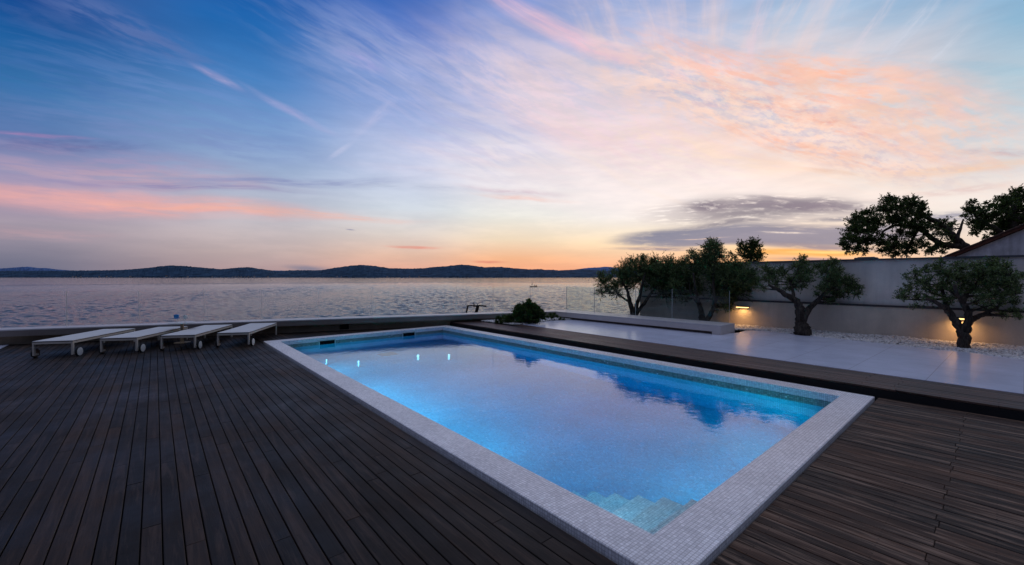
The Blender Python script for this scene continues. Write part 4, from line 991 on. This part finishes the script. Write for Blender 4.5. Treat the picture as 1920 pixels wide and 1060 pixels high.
# big leaning tree by the house
q6 = ud(1826, 466, 19.8)
Q = lambda x, y: (1500+x/4.571, 330+y/4.571)
def QB(L): return [(*Q(b_[0], b_[1]), b_[2]/4.571*(1.0), *(b_[3:])) for b_ in L]
tree('leaning_tree', 'large dark tree leaning left over the wall from the house', 'tree', (q6[0]+.3, q6[1]-.8, 0), 19.6,
 [[(1850,540,.28),(1836,495,.25),(*Q(1450,630),.17),(*Q(1370,580),.18),(*Q(1300,500),.14),(*Q(1235,440),.11),(*Q(1180,395),.12),(*Q(1110,370),.09),(*Q(1050,340),.06)],
  [(*Q(1440,625),.17),(*Q(1330,600),.14),(*Q(1240,590),.12,.3),(*Q(1150,550),.11,.4),(*Q(1080,490),.10,.4),(*Q(1010,450),.1,.4),(*Q(920,430),.08,.3),(*Q(820,425),.06,.3),(*Q(730,465),.05,.14),(*Q(690,510),.03,.14)],
  [(*Q(1345,540),.08),(*Q(1365,480),.065),(*Q(1385,420),.045),(*Q(1400,370),.03)],
  [(*Q(870,430),.06,.3),(*Q(840,370),.05,.14),(*Q(830,300),.03,.1)],
  [(*Q(1010,450),.07,.4),(*Q(980,520),.05,.4),(*Q(930,590),.03,.4)],
  [(*Q(1200,570),.06),(*Q(1180,610),.04),(*Q(1150,640),.02)]],
 QB([(440,410,55,.9),(480,360,45,.8),(550,330,45,.8),(610,320,45),(520,400,80),(600,400,80),(440,480,70),(520,490,90),(620,480,85),(400,540,55),(450,570,75),(540,590,85),(630,560,70),(370,600,40,.8),(400,640,45,.7),(480,640,45,.7),(560,650,40,.8),(680,400,60),(690,290,40,.8),(740,230,55),(760,190,30,.7),(800,210,45),(740,310,70),(820,290,85),(840,380,80),(760,380,60),(910,210,35,.7),(900,270,70),(980,200,30,.7),(970,260,65),(1030,250,50),(1050,300,50),(980,330,75),(900,360,75),(1040,370,55),(1085,340,35,.7),(950,420,75),(1020,440,60,.9),(870,510,55,.8),(950,510,60,.9),(820,570,65),(800,630,60),(880,620,70),(960,600,65),(900,670,45),(990,660,35,.8),(820,680,35),(700,590,50),(740,640,45),(690,650,30,.7),(1030,570,45,.8),(1090,410,45,.7),(1070,500,40,.6),(1140,440,40,.8),(1190,460,40,.7),(1240,400,45,.6),(1310,420,45,.6),(1290,470,45,.6),(1250,480,40,.6),(1090,600,45,.8),(1140,640,45,.9),(1190,600,40,.7),(1240,620,35,.7),(1220,660,30,.7),(1100,660,30,.7),(1170,500,40,.5),(1240,520,40,.45),(1290,560,35,.5),(700,520,35,.5)]),
 M['pine'], seed=26, leaf=(.085, .018), zdepth=1.6, twr=.01, dens=.85)
q7 = ud(1905, 460, 23)
tree('evergreen_tree', 'dark rounded tree rising behind the clay roof edge at far right', 'tree', (q7[0], q7[1], 0), 23,
 [[(1908,560,.3),(1905,500,.28),(1900,450,.24),(1896,415,.18),(1900,385,.1)],
  [(1903,470,.14),(1880,440,.12),(1860,425,.1),(1840,415,.07),(1825,400,.05)],
  [(1898,430,.12),(1915,405,.09),(1930,390,.05)]],
 QB([(1470,240,35,.8),(1430,300,35,.7),(1410,350,30,.6),(1460,320,50,.9),(1500,290,35,.6),(1600,245,32,.8),(1640,270,30,.7),(1580,300,35,.6),(1540,330,50,.8),(1590,370,55,.9),(1520,400,55,.9),(1470,410,45,.8),(1500,460,50),(1560,440,50,.8),(1490,500,30,.7),(1640,390,50,.7),(1620,460,45,.5),(1690,340,45,.8),(1700,210,35,.8),(1690,270,35,.7),(1750,190,40,.8),(1770,250,65),(1830,150,40,.8),(1850,210,70),(1895,130,35,.8),(1900,200,70),(1960,180,80),(2050,220,90),(2000,300,90),(1820,300,80),(1900,300,85),(1750,320,65),(1800,380,75),(1880,390,80),(1970,400,90),(1720,400,55),(1690,460,50,.8),(1740,450,60),(1640,510,35,.6),(1600,540,25,.6),(1800,440,60),(1690,510,30,.5)]),
 M['pine'], seed=27, leaf=(.10, .021), zdepth=2.0, twr=.01, dens=.75)
# shrub on the corner pebbles
B = lambda x, y: (860+x/8.727, 550+y/8.727)
def BB(L): return [(*B(b_[0], b_[1]), b_[2]/8.727, *(b_[3:])) for b_ in L]
qs = uz(988, 607, .14); ds = depth_of(qs[0], qs[1])
tree('round_shrub', 'rounded evergreen shrub on white pebbles at the terrace corner', 'shrub', (qs[0], qs[1], .12), ds+.1,
 [[(988,608,.03),(989,598,.025),(992,585,.015)], [(988,607,.025),(978,595,.02),(972,585,.012)], [(988,607,.025),(1000,595,.02),(1008,586,.012)]],
 BB([(1155,130,26,.8),(1150,180,45),(1110,200,40),(1080,250,60),(1000,225,38),(960,240,34),(990,290,60),(930,330,60),(950,390,70),(1050,330,80),(1150,290,80),(1220,220,40),(1190,200,30,.9),(1260,240,42),(1300,270,42),(1230,300,70),(1310,340,60),(1360,320,40),(1370,370,45),(1320,410,60),(1230,400,80),(1140,400,80),(1050,430,70),(970,460,60),(1150,470,60),(1240,460,55),(1080,480,45),(1390,420,28,.7),(900,420,45,.9),(1300,470,30,.7)]),
 M['shrub'], seed=31, leaf=(.05, .012), zdepth=.5, rs=1.15, dens=2.6, twr=.004, crownname='foliage', trunkname='stems', up=1.2)
qs = uz(945, 606, .14); ds = depth_of(qs[0], qs[1])
tree('creeping_shrub', 'low creeping shrub spreading left of the rounded shrub', 'shrub', (qs[0], qs[1], .12), ds+.05,
 [[(948,607,.02),(944,602,.015),(938,599,.01)], [(950,607,.02),(957,601,.012)]],
 BB([(640,410,32,.9),(680,440,40),(740,400,40,.9),(780,430,55),(830,390,45),(860,460,50),(800,480,45),(620,470,25,.8),(700,480,25,.8),(900,490,40)]),
 M['shrub'], seed=32, leaf=(.04, .011), zdepth=.5, dens=2.2, twr=.003, crownname='foliage', trunkname='stems')
qs = uz(1042, 601, .14); ds = depth_of(qs[0], qs[1])
tree('ground_plant', 'small dark plant tucked into the corner where bench meets parapet', 'plant', (qs[0], qs[1], .12), ds+.05,
 [[(1040,601,.012),(1039,598,.01),(1037,595,.008)], [(1046,601,.01),(1050,596,.006)]],
 BB([(1500,350,28,.7),(1560,350,25,.7),(1450,390,22,.6),(1530,400,26,.7),(1610,380,22,.6),(1660,420,20,.6),(1420,450,20,.5),(1720,430,16,.5)]),
 M['shrub'], seed=33, leaf=(.04, .011), zdepth=.3, dens=1.4, twr=.003, crownname='foliage', trunkname='stems')
# shoots round the foot of the third olive
# ---------------------------------------------------------------- loungers
def make_lounger():
    t = thing('sun_lounger', 'x', 'sun lounger', (0, 0, 0), 'white sun loungers lined up on the dark deck')
    Wd, Ln, H = .66, 2.05, .335      # origin: near right top corner; x = -W..0, y = 0..L
    mb = MB()
    mb.box(-.028, 0, 0, Ln, H-.055, H-.016); mb.box(-Wd, -Wd+.028, 0, Ln, H-.055, H-.016)
    mb.box(-Wd+.028, -.028, 0, .028, H-.055, H-.016); mb.box(-Wd+.028, -.028, Ln-.028, Ln, H-.055, H-.016)
    for yy in (.7, 1.35): mb.box(-Wd+.028, -.028, yy, yy+.025, H-.058, H-.030)
    mb.build('frame', M['frame'], t)
    mb = MB(); mb.box(-.02, -.003, .004, Ln-.004, H-.016, H-.003); mb.box(-Wd+.003, -Wd+.02, .004, Ln-.004, H-.016, H-.003)
    mb.box(-Wd+.02, -.02, .004, .02, H-.016, H-.003); mb.box(-Wd+.02, -.02, Ln-.02, Ln-.004, H-.016, H-.003)
    mb.build('sling_gap_shade', M['brown'], t)  # brown strips drawing the shaded gap beneath the sling
    # sling: slightly sagging sheet with a seam where the backrest hinges
    v = []; f = []; nx_, ny_ = 6, 20
    for s_ in (0, -.010):
        for j in range(ny_+1):
            for i in range(nx_+1):
                u = i/nx_; w_ = j/ny_; sag = -.010*math.sin(math.pi*u)*math.sin(math.pi*w_)
                if abs(w_-.35) < .02: sag -= .004
                v.append((-Wd*u, Ln*w_, H+.008+s_+sag))
    n1 = (nx_+1)*(ny_+1)
    for j in range(ny_):
        for i in range(nx_):
            a = j*(nx_+1)+i; f.append((a, a+nx_+1, a+nx_+2, a+1)); f.append((a+n1, a+n1+1, a+n1+nx_+2, a+n1+nx_+1))
    for j in range(ny_):
        a = j*(nx_+1); f.append((a, a+n1, a+n1+nx_+1, a+nx_+1)); a += nx_; f.append((a, a+nx_+1, a+n1+nx_+1, a+n1))
    for i in range(nx_):
        a = i; f.append((a, a+1, a+n1+1, a+n1)); a = ny_*(nx_+1)+i; f.append((a, a+n1, a+n1+1, a+1))
    mb = MB(); mb.add(v, f); mb.build('sling', M['white_fab'], t)
    for sx, sy in ((0, 0), (1, 0), (0, 1), (1, 1)):
        x0 = 0-.028 if sx == 0 else -Wd; y0 = 0 if sy == 0 else Ln-.045
        mb = MB(); mb.box(x0, x0+.028, y0, y0+.045, .0 if sy else .05, H-.056)
        if sy == 0: mb.box(x0+.002, x0+.026, y0+.046, y0+.12, .05, .085)
        mb.build('leg', M['frame'], t)
    for sx in (0, 1):
        cx = .032 if sx == 0 else -Wd-.032
        Mx = Matrix.Rotation(math.pi/2, 4, 'Y')
        mb = MB(); mb.lathe([(.05, -.018), (.088, -.018), (.092, -.012), (.092, .012), (.088, .018), (.05, .018)], (cx, .12, .092), 28, M=Mx)
        w_ = mb.build('wheel', M['rubber'], t)
        mb = MB(); mb.lathe([(.03, -.021), (.078, -.021), (.083, -.0185), (.083, .0185), (.078, .021), (.03, .024)], (cx, .12, .092), 28, M=Mx)
        h_ = mb.build('hubcap', M['wheelw'] if sx == 0 else M['wheelb'], w_, smooth=False)
    return t
def ctree(o, parent=None):
    c = o.copy(); COL.objects.link(c)
    if parent is not None: c.parent = parent; c.matrix_parent_inverse = o.matrix_parent_inverse.copy()
    for ch in list(o.children): ctree(ch, c)
    return c
proto = make_lounger()
LL = [((1.66, 11.42), 'white sun lounger nearest the pool, with its far leg bare of neighbours'),
      ((.67, 11.70), 'white sun lounger right of the small side table, second from the pool'),
      ((-.31, 12.0), 'white sun lounger left of the side table, its foot end behind the table post'),
      ((-1.29, 12.28), 'white sun lounger farthest from the pool, at the left end of the row')]
ANG = -math.atan2(.457, .889)
for i, ((x, y), lab) in enumerate(LL):
    o = proto if i == 0 else ctree(proto)
    o.location = (x, y, 0); o.rotation_euler.z = ANG+(0, .012, -.008, .02)[i]; o['label'] = lab
# side table with drinks
tb = thing('side_table', 'small round white side table between two sun loungers', 'table', (.5, 13.2, 0))
mb = MB(); mb.lathe([(.26, .485), (.275, .488), (.275, .503), (.26, .506)], (.5, 13.2, 0), 36); mb.build('table_top', M['white_fab'], tb)
mb = MB(); mb.lathe([(.045, .012), (.038, .03), (.036, .47), (.06, .484)], (.5, 13.2, 0), 20); mb.build('pedestal', M['tableleg'], tb)
mb = MB(); mb.lathe([(.17, 0), (.17, .008), (.05, .0115)], (.5, 13.2, 0), 28); mb.build('base_plate', M['tableleg'], tb)
g1 = (lambda q: (q[0], q[1]))(uz(331, 604.5, .507)); g2 = (lambda q: (q[0], q[1]))(uz(347, 604.8, .507))
t = thing('goblet', 'blue stemmed goblet on the small side table', 'glass', (g1[0], g1[1], .507))
mb = MB(); mb.lathe([(.035, .089), (.05, .12), (.056, .15), (.054, .185), (.048, .19)], (g1[0], g1[1], .507), 20); mb.build('bowl', M['blueglass'], t, smooth=True)
mb = MB(); mb.lathe([(.038, 0), (.034, .004), (.008, .012), (.007, .08), (.02, .0885)], (g1[0], g1[1], .507), 16); mb.build('stem', M['clearg'], t, smooth=True)
t = thing('wine_glass', 'clear stemmed glass on the side table beside the blue goblet', 'glass', (g2[0], g2[1], .507))
mb = MB(); mb.lathe([(.02, .082), (.04, .11), (.044, .15), (.036, .18), (.034, .18), (.042, .15), (.038, .112), (.018, .086)], (g2[0], g2[1], .507), 20); mb.build('bowl', M['clearg'], t, smooth=True)
mb = MB(); mb.lathe([(.036, 0), (.032, .004), (.006, .012), (.005, .075), (.018, .0815)], (g2[0], g2[1], .507), 16); mb.build('stem', M['clearg'], t, smooth=True)

# ---------------------------------------------------------------- mooring frame and boat
DM = 26.0
def w_(px, py, dz=0): return Vector(ud(px, py, DM+dz))
fb = w_(880, 600)
mf = thing('mooring_frame', 'dark timber frame with two leaning posts rising beyond the seafront parapet', 'timber frame', (fb.x, fb.y, -3.4))
def post(a, b_, ra, rb, nm):
    mb = MB(); mb.tube([a, (a+b_)/2+Vector((.02, .01, 0)), b_], [ra, (ra+rb)/2, rb], 8, wob=.06); mb.build(nm, M['post'], mf)
def down(px, py, px2, py2): 
    a = w_(px, py); b_ = w_(px2, py2); d = (b_-a); k = (-3.6-a.z)/d.z; return a+d*k
post(down(877.3, 574, 874.6, 585), w_(877.3, 573.5), .05, .05, 'post')
post(down(895.5, 574, 892.5, 585), w_(896, 574), .09, .10, 'post')
mb = MB(); mb.tube([w_(875, 573.8), w_(884, 573.2), w_(891, 574.2)], [.035, .04, .05], 8, wob=.06); mb.tube([w_(889, 574.4), w_(900, 573.2), w_(912, 574.4)], [.05, .045, .05], 8, wob=.06); mb.build('beam', M['post'], mf)
mb = MB(); mb.tube([w_(889.5, 574), w_(888.5, 569.5), w_(887.2, 566.5)], [.04, .03, .012], 6); mb.tube([w_(895.5, 573.5), w_(895.2, 569.8)], [.03, .012], 6); mb.build('cleat', M['post'], mf)

qb = ray(1001, 519); k_ = 5.04/((538.6-519)/F); D_ = k_   # depth where the sea surface falls at y=538.6
bp = Vector(ud(1001, 538.6, D_)); bp.z = -3.4
bt = thing('small_boat', 'small dark open motorboat crossing the bright sea', 'boat', tuple(bp))
rv = Vector(RT); pxm = D_/F
def bw(dx, dz, dy=0.0): return bp+rv*(dx*pxm)+Vector((0, 0, dz*pxm))+Vector((FW[0], FW[1], 0)).normalized()*dy
mb = MB()
secs = [(-7.4, .10, 1.9), (-6, .55, 1.55), (-3, .8, 1.35), (1, .85, 1.25), (5, .75, 1.2)]
vs = []
for dx, hw, hh in secs:
    vs += [bw(dx, hh, -hw), bw(dx, .55 if dx > -7 else 1.0, -hw*.9), bw(dx, -.5, 0), bw(dx, .55 if dx > -7 else 1.0, hw*.9), bw(dx, hh, hw), bw(dx, hh*.75, hw*.85), bw(dx, .3, 0), bw(dx, hh*.75, -hw*.85)]
fs = []
for i in range(len(secs)-1):
    for j in range(8): fs.append((i*8+j, i*8+(j+1) % 8, (i+1)*8+(j+1) % 8, (i+1)*8+j))
fs += [tuple(range(8)), tuple(range(len(vs)-1, len(vs)-9, -1))]
mb.add(vs, fs); mb.build('hull', M['hull'], bt)
mb = MB(); mb.tube([bw(-7, 1.6), bw(-7.6, 3.2), bw(-7.9, 4.2)], [.05, .045, .04], 6); mb.build('bow_rail', M['hull'], bt)
mb = MB(); mb.lathe([(.22, 0), (.3, .25), (.28, .6), (.12, .72)], tuple(bw(4.4, .9)), 12); mb.tube([bw(4.6, 2.2), bw(5.3, 1.2), bw(5.4, -.6)], [.12, .1, .06], 6); mb.build('outboard_motor', M['hull'], bt)
def person(name, label, pos, h, seated=False):
    """skinned body, facing -RT"""
    pos = Vector(pos); t = thing(name, label, 'person', tuple(pos))
    f_ = -rv; s_ = Vector((FW[0], FW[1], 0)).normalized(); u = Vector((0, 0, 1)); k = h/1.75
    J = {}
    def P(a, b_, c): return Vector(pos)*0+f_*a*k+s_*b_*k+u*c*k
    if not seated:
        J = dict(pel=P(0, 0, .95), chest=P(.03, 0, 1.3), neck=P(.04, 0, 1.48), head=P(.06, 0, 1.62), top=P(.06, 0, 1.72),
                 hl=P(0, .1, .9), kl=P(.04, .12, .5), al=P(-.02, .13, .08), fl=P(.13, .14, .03), hr=P(0, -.1, .9), kr=P(.04, -.12, .5), ar=P(-.02, -.13, .08), fr=P(.13, -.14, .03),
                 sl=P(.02, .19, 1.4), el=P(.06, .25, 1.13), wl=P(.25, .2, 1.0), ml=P(.33, .18, 1.0), sr=P(.02, -.19, 1.4), er=P(.06, -.25, 1.13), wr=P(.25, -.2, 1.0), mr=P(.33, -.18, 1.0))
    else:
        J = dict(pel=P(0, 0, .12), chest=P(.08, 0, .46), neck=P(.12, 0, .62), head=P(.15, 0, .76), top=P(.15, 0, .86),
                 hl=P(0, .1, .1), kl=P(.42, .12, .14), al=P(.45, .12, -.28), fl=P(.58, .12, -.32), hr=P(0, -.1, .1), kr=P(.42, -.12, .14), ar=P(.45, -.12, -.28), fr=P(.58, -.12, -.32),
                 sl=P(.08, .19, .55), el=P(.1, .24, .28), wl=P(.3, .18, .18), ml=P(.38, .17, .17), sr=P(.08, -.19, .55), er=P(.1, -.24, .28), wr=P(.3, -.18, .18), mr=P(.38, -.17, .17))
    Rr = dict(pel=.15, chest=.16, neck=.065, head=.105, top=.07, hl=.1, kl=.062, al=.045, fl=.04, hr=.1, kr=.062, ar=.045, fr=.04, sl=.07, el=.048, wl=.033, ml=.03, sr=.07, er=.048, wr=.033, mr=.03)
    E_ = [('pel', 'chest'), ('chest', 'neck'), ('neck', 'head'), ('head', 'top'), ('pel', 'hl'), ('hl', 'kl'), ('kl', 'al'), ('al', 'fl'), ('pel', 'hr'), ('hr', 'kr'), ('kr', 'ar'), ('ar', 'fr'), ('chest', 'sl'), ('sl', 'el'), ('el', 'wl'), ('wl', 'ml'), ('chest', 'sr'), ('sr', 'er'), ('er', 'wr'), ('wr', 'mr')]
    ks = list(J); me = bpy.data.meshes.new('body'); me.from_pydata([tuple(J[q]) for q in ks], [(ks.index(a), ks.index(b_)) for a, b_ in E_], []); me.update()
    o = bpy.data.objects.new('body', me); COL.objects.link(o); o.parent = t
    md = o.modifiers.new('skin', 'SKIN'); sv = me.skin_vertices[0].data
    for i, q in enumerate(ks): sv[i].radius = (Rr[q]*k*1.15, Rr[q]*k*1.15); sv[i].use_root = (q == 'pel')
    o.modifiers.new('sub', 'SUBSURF').levels = 1; me.materials.append(M['cloth'])
    return t
person('person', 'person in dark clothes standing in the small boat', bw(-3.2, .9), 1.85)
person('person', 'person in dark clothes sitting at the stern of the small boat', bw(1.8, 1.6), 1.7, True)
# wake: a low ridge of water trailing behind the boat
mb = MB(); rows = []
for i in range(60):
    dx = 6+i*.95; ww = .35+.012*i; hh = .16*(1-i/62)+.02
    rows.append([bw(dx, 0, -ww), bw(dx, 0, 0)+Vector((0, 0, hh*(1+.4*math.sin(i*1.7)))), bw(dx, 0, ww)])
vs = [p-Vector((0, 0, .02 if j != 1 else 0)) for r_ in rows for j, p in enumerate(r_)]
fs = [(i*3+j, i*3+j+1, i*3+j+4, i*3+j+3) for i in range(59) for j in range(2)]
mb.add(vs, fs); mb.build('boat_wake', M['sea'], kind='structure')

# ---------------------------------------------------------------- underwater lamps in the far part of the basin
M['uwl'] = bpy.data.materials.new('underwater_lamp_glow'); M['uwl'].use_nodes = True
b = M['uwl'].node_tree.nodes['Principled BSDF']; b.inputs['Emission Color'].default_value = (1, .95, .9, 1); b.inputs['Emission Strength'].default_value = 1.7
for (x, y, s_) in ((3.02, 10.2, .6), (3.55, 9.6, .8), (4.93, 9.35, 1.2), (5.54, 8.9, 1.2)):
    mb = MB(); mb.lathe([(.05, 0), (.05, .04), (.03, .05)], (x, y, ZF+.001), 14); o = mb.build('lamp_and_fill_body', M['chrome'], pool)
    mb = MB(); mb.lathe([(.018*s_, .0), (.022*s_, .52), (.012*s_, .62)], (x, y, ZF+.052), 10); q = mb.build('lamp_lens', M['uwl']); q.parent = o

# unseen lamps added in the near walls to brighten the water and steps
for i, (x, y, nx_, ny_) in enumerate([(ix0, 4.6, 1, 0), (ix0, 6.2, 1, 0), (ix0, 7.6, 1, 0), (ix0, 9.6, 1, 0), (4.4, iy0, 0, 1), (6.0, iy0, 0, 1), (ix0, 2.3, 1, 0)]):
    Mx = Matrix.Translation((x, y, -.75 if i < 6 else -.38))@Vector((nx_, ny_, 0)).to_track_quat('Z', 'Y').to_matrix().to_4x4()
    mb = MB(); mb.lathe([(.12, .0), (.12, .02), (.09, .03)], (0, 0, 0), 24, M=Mx); o = mb.build('lamp_and_fill_body', M['chrome'], pool)
    ld = bpy.data.lights.new('added_pool_fill', 'AREA'); ld.shape = 'DISK'; ld.size = .17; ld.energy = (38, 44, 40, 31, 20, 18, 9)[i]; ld.color = (.05, .90, .93) if i < 6 else (1, .70, .80); ld.spread = R(175)
    lo = bpy.data.objects.new('added_pool_fill', ld); COL.objects.link(lo)
    lo.matrix_world = Matrix.Translation((x+nx_*.04, y+ny_*.04, -.75 if i < 6 else -.38))@Vector((-nx_, -ny_, .12)).to_track_quat('Z', 'Y').to_matrix().to_4x4()
    lo.parent = pool; lo.matrix_parent_inverse = Matrix.Translation(-pool.location)

# ---------------------------------------------------------------- render settings
sc.view_settings.view_transform = 'Standard'; sc.view_settings.look = 'None'; sc.view_settings.exposure = 0; sc.view_settings.gamma = 1
sc.render.engine = 'CYCLES'
sc.cycles.use_denoising = True
try: sc.cycles.denoiser = 'OPENIMAGEDENOISE'
except Exception: pass
sc.cycles.max_bounces = 10; sc.cycles.transparent_max_bounces = 12; sc.cycles.sample_clamp_indirect = 6
